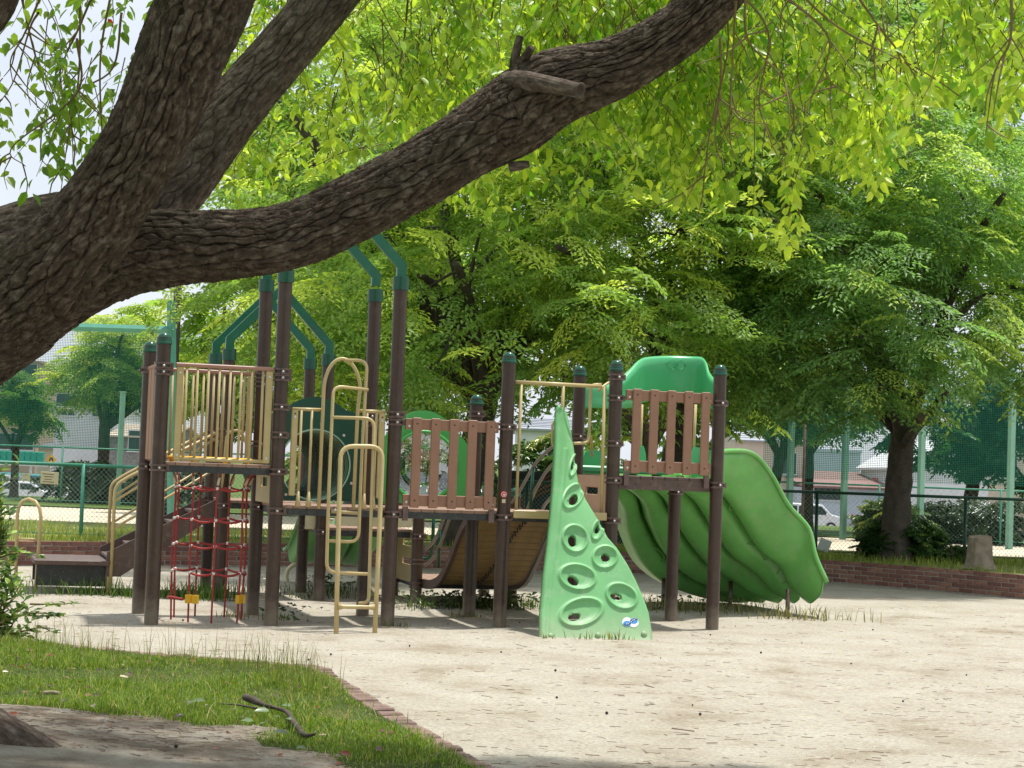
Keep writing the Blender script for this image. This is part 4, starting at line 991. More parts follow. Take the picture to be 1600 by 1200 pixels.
lad = MB().tube([pl(518, 799, -.1), pl(560, 802, -.12)], .017, 10).build('loop_ladder', 'tan', PG)
bolt(lad, tuple(pl(524, 797, -.13)), .012)
V0 = -.03
arch = [pl(498, 795, V0), pl(504.5, 640, V0)] + [pl(532 - 26.5 * math.cos(a) + a * 1.6, 612 - 52 * math.sin(a), V0) for a in np.linspace(.15, math.pi - .15, 11)] + [pl(559, 640, V0), pl(552, 795, V0)]
pipe('entry_arch', arch, .0165, 'tan', e, .04)
ladder_pipe([(537, 563, V0), (574, 563, -.10), (566, 700, -.18), (560, 847, -.25), (513, 845, -.27)], .09)
ladder_pipe([(575, 609, -.14), (521, 603, -.20), (514, 760, -.36), (510, 894, -.45), (574, 897, -.45)], .09)
ladder_pipe([(517, 652, -.25), (585, 654, -.30), (580, 800, -.46), (576, 941, -.60), (560, 943, -.62)], .09)
front = [pl(525, 1002, -.76), pl(528, 860, -.58), pl(532.5, 697, -.38), pl(598, 698, -.38), pl(591.5, 860, -.58), pl(585, 1003, -.76)]
pipe('ladder_loop', front, .0215, 'tan', lad, .12, 12)
a_, b_ = pl(528, 948, -.71), pl(585, 949, -.71)
MB().tube([a_, a_.lerp(b_, .15), a_.lerp(b_, .85), b_], np.array([.03, .018, .018, .03]), 10).build('rung', 'tan', lad)

# ---- dark green tunnel panel behind, with the ringed crawl tunnel
def ring_hole_panel(name, outline, c, r, v, thick, mat):
    """flat panel with a round hole: outline fan bridged to the hole's circle"""
    n = 64; V = []; F = []
    for k in range(n):
        a = 2 * math.pi * k / n; d = (math.cos(a), math.sin(a)); best = 9
        for i in range(len(outline)):
            p, q = outline[i], outline[(i + 1) % len(outline)]
            ex, ez = q[0] - p[0], q[1] - p[1]; den = d[0] * ez - d[1] * ex
            if abs(den) < 1e-9: continue
            t_ = ((p[0] - c[0]) * ez - (p[1] - c[1]) * ex) / den; s_ = ((p[0] - c[0]) * d[1] - (p[1] - c[1]) * d[0]) / den
            if t_ > 0 and -1e-6 <= s_ <= 1 + 1e-6: best = min(best, t_)
        for rr in (r, best):
            for vv in (v, v + thick): V.append((c[0] + d[0] * rr, vv, c[1] + d[1] * rr))
    for k in range(n):
        a, b = 4 * k, 4 * ((k + 1) % n)
        F += [(a, a + 2, b + 2, b), (a + 1, b + 1, b + 3, a + 3), (a, b, b + 1, a + 1), (a + 2, a + 3, b + 3, b + 2)]
    return MB().add(V, F).build(name, mat, PG)
out = [(1.15, 1.10), (2.05, 1.10), (2.05, 1.95), (1.98, 1.955), (1.88, 1.985), (1.78, 2.05), (1.70, 2.085), (1.60, 2.10), (1.50, 2.085), (1.40, 2.045), (1.30, 1.975), (1.22, 1.94), (1.15, 1.93)]
TC = (1.61, 1.44)
e = ring_hole_panel('tunnel_panel', out, TC, .335, M, .02, 'panel_dark_green')
for k in range(10):
    a = k * math.pi / 5 + .2; bolt(e, (TC[0] + .40 * math.cos(a), M - .002, TC[1] + .40 * math.sin(a)), .015)
tn = MB()
for k in range(4):
    a = k * math.pi / 2 + math.pi / 4
    tn.tube([(TC[0] + .345 * math.cos(a), M + .03, TC[1] + .345 * math.sin(a)), (1.55 + .345 * math.cos(a), GV - .02, 1.39 + .345 * math.sin(a))], .012, 6)
tn = tn.build('crawl_tunnel', 'panel_dark_green', PG)
NR = 26; V = []; F = []; nv_ = 105
for i in range(nv_):
    f = i / (nv_ - 1); v = M + .022 + (GV - M - .04) * f; cx = TC[0] * (1 - f) + 1.55 * f; cz = TC[1] * (1 - f) + 1.39 * f; r_ = .344 + .008 * math.sin(f * NR * 2 * math.pi)
    V += [(cx + r_ * math.cos(a), v, cz + r_ * math.sin(a)) for a in np.linspace(0, 2 * math.pi, 40, endpoint=False)]
for i in range(nv_ - 1): F += [(i * 40 + k, i * 40 + (k + 1) % 40, (i + 1) * 40 + (k + 1) % 40, (i + 1) * 40 + k) for k in range(40)]
MB().add(V, F, True).build('shell', 'panel_dark_green', tn)
for k in range(NR):
    f = (k + .6) / NR; v = M + .03 + (GV - M - .06) * f; cx = TC[0] * (1 - f) + 1.55 * f; cz = TC[1] * (1 - f) + 1.39 * f
    MB().tube([(cx + .334 * math.cos(a), v, cz + .334 * math.sin(a)) for a in np.linspace(0, 2 * math.pi, 41)], .006, 6, None, True, False).build('ring', 'ring_pale', tn)
MB().tube([(TC[0] + .34 * math.cos(a), M - .004, TC[1] + .34 * math.sin(a)) for a in np.linspace(0, 2 * math.pi, 49)], .009, 6, None, True, False).build('rim', 'ring_pale', e)

# ---- bright green panel with the clear bubble window
out = [(2.24, 1.10), (3.12, 1.10), (3.12, 1.70), (3.06, 1.76), (2.97, 1.86), (2.87, 1.95), (2.77, 2.0), (2.67, 2.015), (2.57, 2.0), (2.47, 1.95), (2.38, 1.87), (2.30, 1.76), (2.24, 1.70)]
BC = (2.68, 1.47)
e = ring_hole_panel('bubble_panel', out, BC, .335, M - .01, .03, 'panel_green')
MB().tube([(BC[0] + .335 * math.cos(a), M - .018, BC[1] + .335 * math.sin(a)) for a in np.linspace(0, 2 * math.pi, 49)], .018, 8, None, True, False).build('rim', 'panel_green', e)
b = MB(); prof = [(.33 * math.cos(a), .30 * math.sin(a)) for a in np.linspace(0, math.pi / 2 - .02, 12)]
V = []; F = []
for r_, h_ in prof:
    for k in range(40):
        a = 2 * math.pi * k / 40; V.append((BC[0] + r_ * math.cos(a), M + .02 + h_, BC[1] + r_ * math.sin(a)))
for i in range(11):
    for k in range(40):
        k2 = (k + 1) % 40; F.append((i * 40 + k, i * 40 + k2, (i + 1) * 40 + k2, (i + 1) * 40 + k))
b.add(V, F, True).build('bubble', 'acrylic', e)

# ---- riser panels with hand slots
def riser(u, v0, v1, z0, z1, slots, mat):
    """solid board across the step at plane u, built round its square slots"""
    vs_ = sorted({v0, v1, *[s for sl in slots for s in sl[:2]]}); zs_ = sorted({z0, z1, *[s for sl in slots for s in sl[2:]]})
    V, F = [], []
    def q(v, z, d): V.append((u + d, v, z)); return len(V) - 1
    b = MB()
    for i in range(len(vs_) - 1):
        for j in range(len(zs_) - 1):
            mv, mz = (vs_[i] + vs_[i + 1]) / 2, (zs_[j] + zs_[j + 1]) / 2
            if any(s[0] < mv < s[1] and s[2] < mz < s[3] for s in slots): continue
            b.box((u, mv, mz), (.022, vs_[i + 1] - vs_[i], zs_[j + 1] - zs_[j]))
    o = b.build('riser_panel', mat, PG)
    for sl in slots:
        MB().tube(fillet([(u - .002, sl[0], sl[2]), (u - .002, sl[1], sl[2]), (u - .002, sl[1], sl[3]), (u - .002, sl[0], sl[3]), (u - .002, sl[0], sl[2])], .03), .007, 6).build('slot_rim', mat, o)
    return o
riser(4 * M - .01, .08, M - .08, 1.08, 1.44, [(.35, .72, 1.25, 1.33)], 'riser_tan')
riser(M - .02, .08, M - .08, 1.08, 1.40, [(.35, .72, 1.22, 1.32)], 'tan')
riser(IU + .01, IV + .08, IV + M - .1, .20, .76, [(IV + .3, IV + .7, .58, .66), (IV + .3, IV + .7, .38, .46)], 'tan')
o = MB().box(((2.17 + 3.0) / 2, IV - .05, .865), (.84, .03, .125), bev=.01).build('barrier_board', 'cream', PG)
for u in (2.22, 2.95): bolt(o, (u, IV - .068, .835), .012)
q = pl(486, 816, IV + .3); MB().box(q, (.13, .03, .15), bev=.01).build('barrier_board', 'cream', PG)

# ---- opening over the climbing wall
e = pipe('entry_frame', [pl(806, 597, 0), pl(940, 604, 0)], .0185, 'tan', PG)
pipe('bar', [pl(815, 599, 0), pl(806, 803, 0)], .0145, 'tan', e); pipe('bar', [pl(945, 604, 0), pl(939, 806, 0)], .0165, 'tan', e)
pipe('bar', [pl(880.5, 602, 0), pl(877, 680, 0)], .0165, 'tan', e)
pipe('handle', [pl(940, 601, .1), pl(923, 601, .12), pl(920, 692, .12), pl(895, 693, .0)], .015, 'tan', e, .08)
pipe('handle', [pl(876, 656, -.12), pl(863, 659, -.14), pl(863, 697, -.16), pl(874, 701, -.15)], .0115, 'tan', e, .05)
pipe('handle', [pl(935, 610, .55), pl(950, 598, .7), pl(958, 596, .75)], .014, 'tan', e, .05)
pipe('handle', [pl(920, 680, .3), pl(924, 690, .5), pl(925, 712, .7)], .014, 'tan', e, .05)
a_, b_ = pl(801, 804, -.03), pl(852, 806, -.03)
MB().box(((a_.x + 4.2) / 2, -.055, 1.055), (4.2 - a_.x, .03, .075), bev=.006).build('sill_plate', 'tan', e)

# ---- twisted climbing wall with hand and foot holes
LE = [(1003, 844), (960, 845), (900, 850), (850, 857), (800, 863), (760, 868), (700, 873), (660, 874.5), (643, 876), (637, 880)]
RE = [(1003, 1021), (985, 1020), (955, 1015), (930, 1006), (905, 995), (880, 982), (855, 966), (838, 951), (820, 942), (800, 930), (780, 918), (760, 908), (740, 904), (700, 900), (670, 895), (652, 891), (642, 888), (637, 884)]
yL, xL = zip(*sorted(LE)); yR, xR = zip(*sorted(RE))
HOLES = [ # centre, ring radii, tilt, hole centre, hole radii, hole tilt   (in the photograph's scale)
 (896, 727, 6.5, 20, .28, 895.5, 727, 2.6, 6.5, .2), (895, 776, 15, 23, .62, 897, 780, 6, 9.5, .5), (898, 842, 21, 23, -.45, 895, 844, 6.5, 9.5, 0),
 (934.5, 828, 9.5, 18.5, .42, 933.5, 826, 3.6, 7, .3), (945, 871, 21, 18.5, -.2, 946.5, 870, 7, 6.6, 0), (902, 902, 31, 21, .2, 896, 906.5, 9.5, 7, .6),
 (971, 932, 27, 20, .45, 963, 931, 9.5, 5.6, .2), (908, 957, 37, 22.5, -.28, 898, 963, 10, 6, -.3)]
NX, NY = 112, 225
gy = np.linspace(637.5, 1003, NY); x0 = np.interp(gy, yL, xL); x1 = np.interp(gy, yR, xR)
tt = np.linspace(0, 1, NX)
PXg = x0[:, None] + (x1 - x0)[:, None] * tt[None]; PYg = np.repeat(gy[:, None], NX, 1)
hgt = np.zeros_like(PXg)
for cx, cy, rx, ry, tl, hx, hy, hrx, hry, ht in HOLES:
    c_, s_ = math.cos(tl), math.sin(tl)
    a = ((PXg - cx) * c_ + (PYg - cy) * s_) / rx; b = (-(PXg - cx) * s_ + (PYg - cy) * c_) / ry; d = np.hypot(a, b)
    hgt += .020 * np.exp(-((d - .90) / .085) ** 2)
    hgt -= .015 * np.clip((.80 - d) / .35, 0, 1) ** .8
edge = np.minimum(tt[None] * (x1 - x0)[:, None], 99)
hgt += .010 * np.exp(-((edge - 11) / 3.0) ** 2) * (PYg > 700) - .02 * np.clip((4 - edge) / 4, 0, 1) ** 2
edr = (1 - tt[None]) * (x1 - x0)[:, None]
hgt -= .03 * np.clip((5 - edr) / 5, 0, 1) ** 2
sN = np.clip((1003 - PYg) / 366, 0, 1)
Vv = -1.12 + .98 * sN ** .85 + tt[None] * (.30 * sN ** 2) + .02 * np.sin(tt[None] * 3) 
ids = np.arange(NY * NX).reshape(NY, NX)
ff0 = np.stack([ids[:-1, :-1], ids[:-1, 1:], ids[1:, 1:], ids[1:, :-1]], -1).reshape(-1, 4)
fx_ = PXg.reshape(-1)[ff0].mean(1); fy_ = PYg.reshape(-1)[ff0].mean(1); keep = np.ones(len(ff0), bool)
def hole_d(X, Y_, H):
    hx, hy, hrx, hry, ht = H[5:]; c2, s2 = math.cos(ht), math.sin(ht); a = (X - hx) * c2 + (Y_ - hy) * s2; b = -(X - hx) * s2 + (Y_ - hy) * c2
    return a, b, np.hypot(a / hrx, b / hry), c2, s2
for H in HOLES:
    ins = hole_d(fx_, fy_, H)[2] < 1; keep &= ~ins
    vi = np.intersect1d(ff0[ins].ravel(), ff0[~ins].ravel())
    X, Y_ = PXg.reshape(-1)[vi], PYg.reshape(-1)[vi]; a, b, d2, c2, s2 = hole_d(X, Y_, H); k_ = 1 / np.maximum(d2, 1e-6); a, b = a * k_, b * k_
    PXg.reshape(-1)[vi] = H[5] + a * c2 - b * s2; PYg.reshape(-1)[vi] = H[6] + a * s2 + b * c2
Vf = np.empty((NY, NX, 3)); Vb = np.empty((NY, NX, 3))
for i in range(NY):
    for j in range(NX):
        q = pl(PXg[i, j], PYg[i, j], Vv[i, j]); Vf[i, j] = q
nrm = np.cross(np.gradient(Vf, axis=1), -np.gradient(Vf, axis=0)); nrm /= np.linalg.norm(nrm, axis=2)[..., None] + 1e-9
nrm *= np.where(nrm[..., 1:2] > 0, -1, 1)
Vf = Vf + nrm * hgt[..., None]; Vb = Vf - nrm * .035
ff = ff0[keep]; bb = ff[:, ::-1] + NY * NX
# side walls wherever an edge has only one face
E_all = np.concatenate([ff[:, [0, 1]], ff[:, [1, 2]], ff[:, [2, 3]], ff[:, [3, 0]]])
key = np.sort(E_all, 1); _, inv, cnt = np.unique(key[:, 0].astype(np.int64) * 1000000 + key[:, 1], return_inverse=True, return_counts=True)
be = E_all[cnt[inv] == 1]
sf = np.stack([be[:, 1], be[:, 0], be[:, 0] + NY * NX, be[:, 1] + NY * NX], -1)
CW = np_mesh('climbing_wall', np.vstack([Vf.reshape(-1, 3), Vb.reshape(-1, 3)]), [ff, bb, sf], 'wall_green', PG, smooth=True)
tag(CW, 'bright green twisted climbing wall with oval holes')
def wall_pt(px, py, off=.004):
    s_ = max(0, (1003 - py) / 366); a = np.interp(py, yL, xL); b = np.interp(py, yR, xR); t_ = (px - a) / (b - a)
    q = pl(px, py, -1.12 + .98 * s_ ** .85 + t_ * .30 * s_ ** 2 + .02 * math.sin(t_ * 3))
    return q + Vector((0, -off, off * .3))
for px, py in ((860, 994), (934, 993), (1006, 991)):
    b_ = MB().lathe([(.028, 0), (.028, .006), (.018, .012), (0.001, .016)], (0, 0, 0), 14).build('bolt_cap', 'wall_green', CW); b_.matrix_local = Matrix.Translation(wall_pt(px, py)) @ Matrix.Rotation(1.2, 4, 'X')
def decal(pts, off, mat, name, par=CW):
    P = [wall_pt(x, y, off) for x, y in pts]; MB().add(P, [tuple(range(len(P)))]).build(name, mat, par)
ell = lambda cx, cy, rx, ry, a0=0, a1=2 * math.pi, n=20: [(cx + rx * math.cos(a), cy + ry * math.sin(a)) for a in np.linspace(a0, a1, n, endpoint=(a1 - a0 < 6))]
decal(ell(979.5, 972, 7.6, 7.4), .0035, 'sticker_white', 'logo_disc'); decal(ell(990, 973, 7.6, 7.4), .0036, 'sticker_white', 'logo_disc')
decal(ell(979.5, 974.5, 6.3, 4.4), .0050, 'sticker_blue', 'logo_loop'); decal(ell(990, 970.5, 6.3, 4.4), .0051, 'sticker_blue', 'logo_loop')
decal([(975, 977), (981, 978), (990, 970), (996, 968.5), (995, 965.5), (988, 966.5), (980, 974), (975, 974.5)], .0062, 'sticker_navy', 'logo_band')
for k in range(7):
    f = k / 6; x = 978.2 + f * 14.5; y = 976 - f * 8.6 + (.5 if k % 2 else -.3)
    decal([(x, y), (x + .9, y + .2), (x + 1.1, y - 1.5), (x + .2, y - 1.7)], .0075, 'sticker_white', 'logo_letter')

# ---- red rope net under the left deck
NC = (.56, .50); NRx, NRy = .335, .40
ang = [-2.25, -1.6, -0.75, 0.15, .9, 1.75, 2.55, 3.2]
net = MB(); rope = MB()
net_o = empty('rope_net'); net_o.parent = PG
LV = [1.20, 0.915, 0.68, 0.44]
for i, a in enumerate(ang):
    cx, cy = NC[0] + NRx * math.cos(a), NC[1] + NRy * math.sin(a)
    top = (NC[0] + (NRx + .06) * math.cos(a) + .02, NC[1] + (NRy + .04) * math.sin(a), 1.385)
    k = 1.02
    MB().tube([(top[0], top[1], 1.36), (cx, cy, LV[0]), (NC[0] + NRx * k * math.cos(a), NC[1] + NRy * k * math.sin(a), .6), (NC[0] + NRx * .97 * math.cos(a), NC[1] + NRy * .97 * math.sin(a), -.05)], .0095, 6, 24).build('vertical_rope', 'rope_red', net_o)
    MB().tube([(cx * .4 + top[0] * .6, cy * .4 + top[1] * .6, 1.30), (cx * .85 + top[0] * .15, cy * .85 + top[1] * .15, 1.23)], .0125, 7).build('rope_sleeve', 'rope_pale', net_o)
    MB().box(top, (.03, .03, .06)).build('rope_shackle', 'rope_red', net_o)
    for z in LV: MB().lathe([(.001, -.016), (.014, -.012), (.016, 0), (.014, .012), (.001, .016)], (cx, cy, z), 8).build('rope_clip', 'steel', net_o)
for z in LV:
    for i in range(len(ang) - 1):
        a0, a1 = ang[i], ang[i + 1]
        p = [(NC[0] + NRx * math.cos(a), NC[1] + NRy * math.sin(a), z - .022 * math.sin(math.pi * (a - a0) / (a1 - a0))) for a in np.linspace(a0, a1, 7)]
        MB().tube(p, .0105, 6).build('ring_rope', 'rope_red', net_o)
for a in (-2.25, -2.05, -.55, -.75):
    MB().box((NC[0] + NRx * math.cos(a), NC[1] + NRy * math.sin(a), .205), (.04, .05, .075), a).build('clip', 'yellow', net_o)
MB().tube([(.30, .2, .2), (.2, .3, .21), (.19, .42, .2)], .013, 6).build('tie_rope', 'rope_red', net_o)

# ---- slatted arch ramp at the back with its handrails
def ramp_path(off=0.0):
    pts = [(IV + .02, .235), (IV - .30, .245), (IV - .62, .33), (IV - .92, .56), (IV - 1.18, .82), (IV - 1.45, 1.0), (IV - 1.72, 1.06)]
    P = catmull([(0, a, b) for a, b in pts], 29)
    return P
RPth = ramp_path()
def ramp_u(v): f = (IV - v) / 1.73; return IU * (1 - f) + 3 * M * f
rp = empty('arch_ramp'); rp.parent = PG
for side in (.07, M - .07):
    V = []; F = []
    for p in RPth:
        u = ramp_u(p[1]) + side
        for du in (-.02, .02):
            for dz in (-.075, .02): V.append((u + du, p[1], p[2] + dz))
    for i in range(len(RPth) - 1):
        a, b = 4 * i, 4 * i + 4
        F += [(a, a + 1, b + 1, b), (a + 2, b + 2, b + 3, a + 3), (a, b, b + 2, a + 2), (a + 1, a + 3, b + 3, b + 1)]
    MB().add(V, F).build('side_stringer', 'stair_brown' if side < .5 else 'rail_grey', rp)
L_ = np.concatenate([[0], np.cumsum(np.linalg.norm(np.diff(RPth, axis=0), axis=1))]); ns = 22
for k in range(ns):
    s_ = L_[-1] * (k + .5) / ns; y = np.interp(s_, L_, RPth[:, 1]); z = np.interp(s_, L_, RPth[:, 2])
    y2 = np.interp(s_ + .01, L_, RPth[:, 1]); z2 = np.interp(s_ + .01, L_, RPth[:, 2])
    o = MB().box((0, 0, 0), (M - .2, L_[-1] / ns - .006, .028), bev=.004).build('slat', 'ramp_wood', rp)
    o.matrix_local = Matrix.Translation((ramp_u(y) + M / 2, y, z - .01)) @ Matrix.Rotation(math.atan2(z2 - z, y2 - y), 4, 'X')
ch = MB()
for k in range(26):
    f = k / 26; s_ = L_[-1] * (.12 + .76 * f); y = np.interp(s_, L_, RPth[:, 1]); z = np.interp(s_, L_, RPth[:, 2]); u = ramp_u(y) + .45 + .22 * f
    P = [(u + .014 * math.cos(a) * (1 if k % 2 else .3), y + .012 * math.cos(a), z - .05 + .026 * math.sin(a)) for a in np.linspace(0, 2 * math.pi, 9)]
    ch.tube(P, .006, 5, None, True, False)
ch.build('chain', 'chain_black', rp)
for side in (0, 1):
    uoff = M * side
    for h0, h1 in () if side else ((.30, .58), (.14, .36)):
        P = []
        for i in range(4, len(RPth), 3):
            p = RPth[i]; f = (IV - p[1]) / 1.73; P.append((ramp_u(p[1]) + uoff, p[1], p[2] + h0 + (h1 - h0) * f))
        MB().tube(P, .0165, 8, 30).build('handrail', 'rail_grey', rp)
    if side: continue
    p = RPth[11]; u = ramp_u(p[1]) + uoff
    MB().tube([(u, p[1], p[2] + .02), (u, p[1], p[2] + .47)], .016, 8).build('stanchion', 'cap_green', rp)
for pts_ in (((800, 786, 2.72), (815, 762, 2.45), (835, 727, 2.0), (855, 705, 1.6), (874, 691, 1.2)), ((822, 800, 2.5), (834, 772, 2.25), (848, 745, 1.9), (862, 727, 1.55), (876, 717, 1.2)), ((843, 806, 2.2), (852, 788, 1.9), (864, 775, 1.55), (878, 768, 1.2))):
    MB().tube([pl(*q_) for q_ in pts_], .017, 8, 30).build('handrail', 'rail_grey', rp)
pipe('stanchion', [pl(833, 732, 2.02), pl(828, 800, 2.02)], .017, 'cap_green', rp)
pipe('handrail', [pl(652, 872, IV), pl(672, 874, IV - .05), pl(676, 850, IV - .12), pl(678, 795, IV - .15)], .019, 'cap_green', rp, .1)

# ---- double slide leaving the low deck towards the back
def loft_slide(name, secs, mat, parent):
    """secs: list of equal-length cross-sections (list of points); gives a shell with thickness"""
    S = np.array([[tuple(p) for p in s] for s in secs], float); n, k = S.shape[:2]
    V = S.reshape(-1, 3)
    N = np.cross(np.gradient(S, axis=0), np.gradient(S, axis=1)); N /= np.linalg.norm(N, axis=2)[..., None] + 1e-9
    V2 = (S - N * .022).reshape(-1, 3)
    ids = np.arange(n * k).reshape(n, k)
    f = np.stack([ids[:-1, :-1], ids[:-1, 1:], ids[1:, 1:], ids[1:, :-1]], -1).reshape(-1, 4)
    rim = np.concatenate([ids[0], ids[1:, -1], ids[-1, ::-1][1:], ids[::-1, 0][1:-1]]); r2 = np.roll(rim, -1)
    side = np.stack([rim, r2, r2 + n * k, rim + n * k], -1)
    return np_mesh(name, np.vstack([V, V2]), [f, f[:, ::-1] + n * k, side], mat, parent, smooth=True)
def lane_profile(w, lanes, wall, depth):
    """list of (a in 0..1 across, height)"""
    out = [(-.055, wall * .86), (-.045, wall), (-.015, wall * .98), (.0, wall * .7), (.012, wall * .3), (.03, .03)]
    for l in range(lanes):
        a0 = .03 + .94 * l / lanes; a1 = .03 + .94 * (l + 1) / lanes
        for t_ in np.linspace(.12, .88, 7): out.append((a0 + (a1 - a0) * t_, 0.0 if .2 < t_ < .8 else .02))
        if l < lanes - 1: out += [(a1 - .02, depth * .6), (a1 - .008, depth), (a1 + .008, depth), (a1 + .02, depth * .6)]
    out += [(.97, .03), (.988, wall * .3), (1.0, wall * .7), (1.015, wall * .98), (1.045, wall), (1.055, wall * .86)]
    return out
prof = lane_profile(1, 3, .24, .10); secs = []
for t_ in np.linspace(0, 1, 26):
    v = GV + M - .25 + 1.95 * t_
    z = .74 - .53 * (3 * t_ ** 2 - 2 * t_ ** 3) * .96 - .02 * t_
    secs.append([Vector((GU + M + .04 + (a * .95) + .10 * t_, v, z + h * (1 - .25 * t_))) for a, h in prof])
sl2 = loft_slide('wide_slide', secs, 'slide_green', PG); tag(sl2, 'low green three-lane slide at the back')
for u in (2.24, 3.10):
    s_ = -1 if u < 2.6 else 1
    MB().tube([(u - s_ * .08, 5.62, .25), (u + s_ * .02, 5.66, .17), (u + s_ * .045, 5.68, .08), (u + s_ * .03, 5.68, -.05)], .025, 8, 14).build('leg', 'cream', sl2)

# ---- big curved slide on the right
def bez(P, t): 
    P = [Vector(p) for p in P]
    while len(P) > 1: P = [P[i].lerp(P[i + 1], t) for i in range(len(P) - 1)]
    return P[0]
RIM = [pl(1108, 706, 1.20), pl(1135, 704, 1.45), pl(1168, 710, 1.62), pl(1196, 741, 1.70), pl(1224, 790, 1.72), pl(1256, 826, 1.66), pl(1268, 868, 1.58), pl(1287, 908, 1.50)]
WH = [.30, .30, .30, .31, .32, .30, .27, .19]
OUTP = [Vector((4.30, 1.16, 1.44)), pl(953, 782, 2.0), pl(962, 830, 2.6), pl(984, 878, 3.05), pl(1020, 908, 3.35), pl(1060, 922, 3.5), pl(1105, 930, 3.55), pl(1150, 934, 3.5)]
INC = catmull([(q.x, q.y, q.z - w_, w_) for q, w_ in zip(RIM, WH)], 71); OUTC = catmull([tuple(q) for q in OUTP], 71)
def lane_profile2(lanes, depth):
    out = [(-.045, .86), (-.035, 1.0), (-.012, .99), (.0, .72), (.010, .35), (.03, .06)]
    for l in range(lanes):
        a0 = .03 + .94 * l / lanes; a1 = .03 + .94 * (l + 1) / lanes
        for t_ in np.linspace(.16, .84, 9): out.append((a0 + (a1 - a0) * t_, -.07 * math.sin(math.pi * (t_ - .16) / .68)))
        if l < lanes - 1: out += [(a1 - .034, depth * .35), (a1 - .026, depth * .9), (a1, depth), (a1 + .026, depth * .9), (a1 + .034, depth * .35)]
    return out + [(.97, .06), (.99, .35), (1.0, .72), (1.012, .99), (1.035, 1.0), (1.045, .86)]
prof = lane_profile2(5, .24); secs = []
for i in range(71):
    t_ = i / 70; a = Vector(INC[i, :3]); wi = INC[i, 3]; b = Vector(OUTC[i]); w = 1.0 if t_ < .8 else 1 - .5 * ((t_ - .8) / .2) ** 2
    sec = []
    for q, h in prof:
        p = a.lerp(b, q); hh = h * wi if q < .03 else (h * .30 * w if q > .96 else h * w * min(1, t_ * 5 + .2))
        sec.append(p + Vector((0, 0, hh)))
    secs.append(sec)
sl = loft_slide('curved_slide', secs, 'slide_green', PG)
MB().tube([s_[1] + Vector((0, 0, -.012)) for s_ in secs[::2]], .026, 10).build('rolled_rim', 'slide_green', sl)
MB().tube([s_[-2] + Vector((0, 0, -.012)) for s_ in secs[::2]], .026, 10).build('rolled_rim', 'slide_green', sl); tag(sl, 'wide green curved slide with moulded lanes')
for u, v in ((6.86, 1.55), (6.70, 2.70), (6.02, 3.02)):
    MB().tube([(u, v, -.1), (u, v, .30)], .024, 10).build('leg', 'post_brown', sl)
# moulded squiggles under the chute are real raised cords
def under(t_, q, d=.026):
    i = int(t_ * 70); a, b = Vector(INC[i, :3]), Vector(OUTC[i]); p = a.lerp(b, q); return p + Vector((0, 0, -d))
for k in range(9):
    q0 = (.16, .18, .2, .5, .48, .52, .82, .8, .84)[k]; t0 = .35 + .19 * (k % 3)
    P = [under(t0 + .13 * f + .02 * math.sin(9 * f + k), q0 + .055 * math.sin(7 * f + k * 2), .024) for f in np.linspace(0, 1, 10)]
    MB().tube(P, .006, 5, 30).build('moulding', 'slide_green', sl)

# hood over the slide's mouth
HD = [(914, 1.22, 604, 637), (932, 1.28, 603, 637.5), (952, 1.4, 602, 638), (974, 1.6, 593, 638), (990, 1.76, 576, 637), (1001, 1.9, 563, 634), (1014, 2.0, 557.5, 627), (1048, 2.08, 555.5, 623), (1080, 2.04, 556.5, 624), (1095, 1.94, 558, 628), (1101, 1.78, 566, 634), (1104, 1.6, 580, 637), (1109, 1.42, 589, 638), (1117, 1.22, 596, 638)]
ht_ = catmull([tuple(pl(px, yt, v)) for px, v, yt, yb in HD], 80); hb_ = catmull([tuple(pl(px + (yt - yb) * .0374, yb, v)) for px, v, yt, yb in HD], 80)
secs = []; cen = Vector((float(ht_[:, 0].mean()), 1.3, 0))
for i in range(80):
    p0, p1 = Vector(hb_[i]), Vector(ht_[i]); d = p0 - cen; d.z = 0; d.normalize(); s_ = []
    for f, o_ in ((-.01, .035), (.0, .02), (.04, .004), (.2, .0), (.4, .004), (.6, .004), (.8, .0), (.93, .006), (.97, .02), (1.0, .04), (.985, .055)): s_.append(p0.lerp(p1, f) + d * o_)
    secs.append(s_)
hood = loft_slide('slide_hood', secs, 'hood_green', sl)
def dia(cx, cz, r): return [(cx - r, cz), (cx, cz + r), (cx + r, cz), (cx, cz - r), (cx - r, cz)]
for px in (1051, 1063):
    c_ = pl(px, 569.5 + (px - 1051) * .04, 2.055)
    MB().tube([(a, 2.055, b) for a, b in dia(c_.x, c_.z, .062)], .0045, 5).build('emblem', 'hood_green', hood)
for a_, b_ in (((1003, 632, 1.55), (1000, 722, 1.55)), ((1087, 632, 1.4), (1083, 722, 1.4))):
    pipe('hood_support', [pl(*a_), pl(*b_)], .016, 'tan', sl)
# mouth cheeks
for pts, v in ((((905, 748), (908, 722), (915, 706), (926, 701), (938, 705), (943, 716), (945, 728), (953, 742), (968, 748)), 1.28), (((990, 745), (990, 712), (996, 698), (1006, 697), (1009, 708), (1010, 728), (1002, 737), (1000, 745)), 1.5), (((1078, 745), (1080, 712), (1086, 698), (1096, 700), (1116, 705), (1116, 745)), 1.35)):
    P = [pl(x, y, v) for x, y in pts]
    o = MB().prism([(p.x, p.z) for p in P], (0, v, 0), (1, 0, 0), (0, 1, 0), .05).build('mouth_cheek', 'hood_green', sl); fix_normals(o)
MB().box((4.8, 1.18, 1.50), (1.0, .10, .07), bev=.02).build('mouth_sill', 'hood_green', sl)

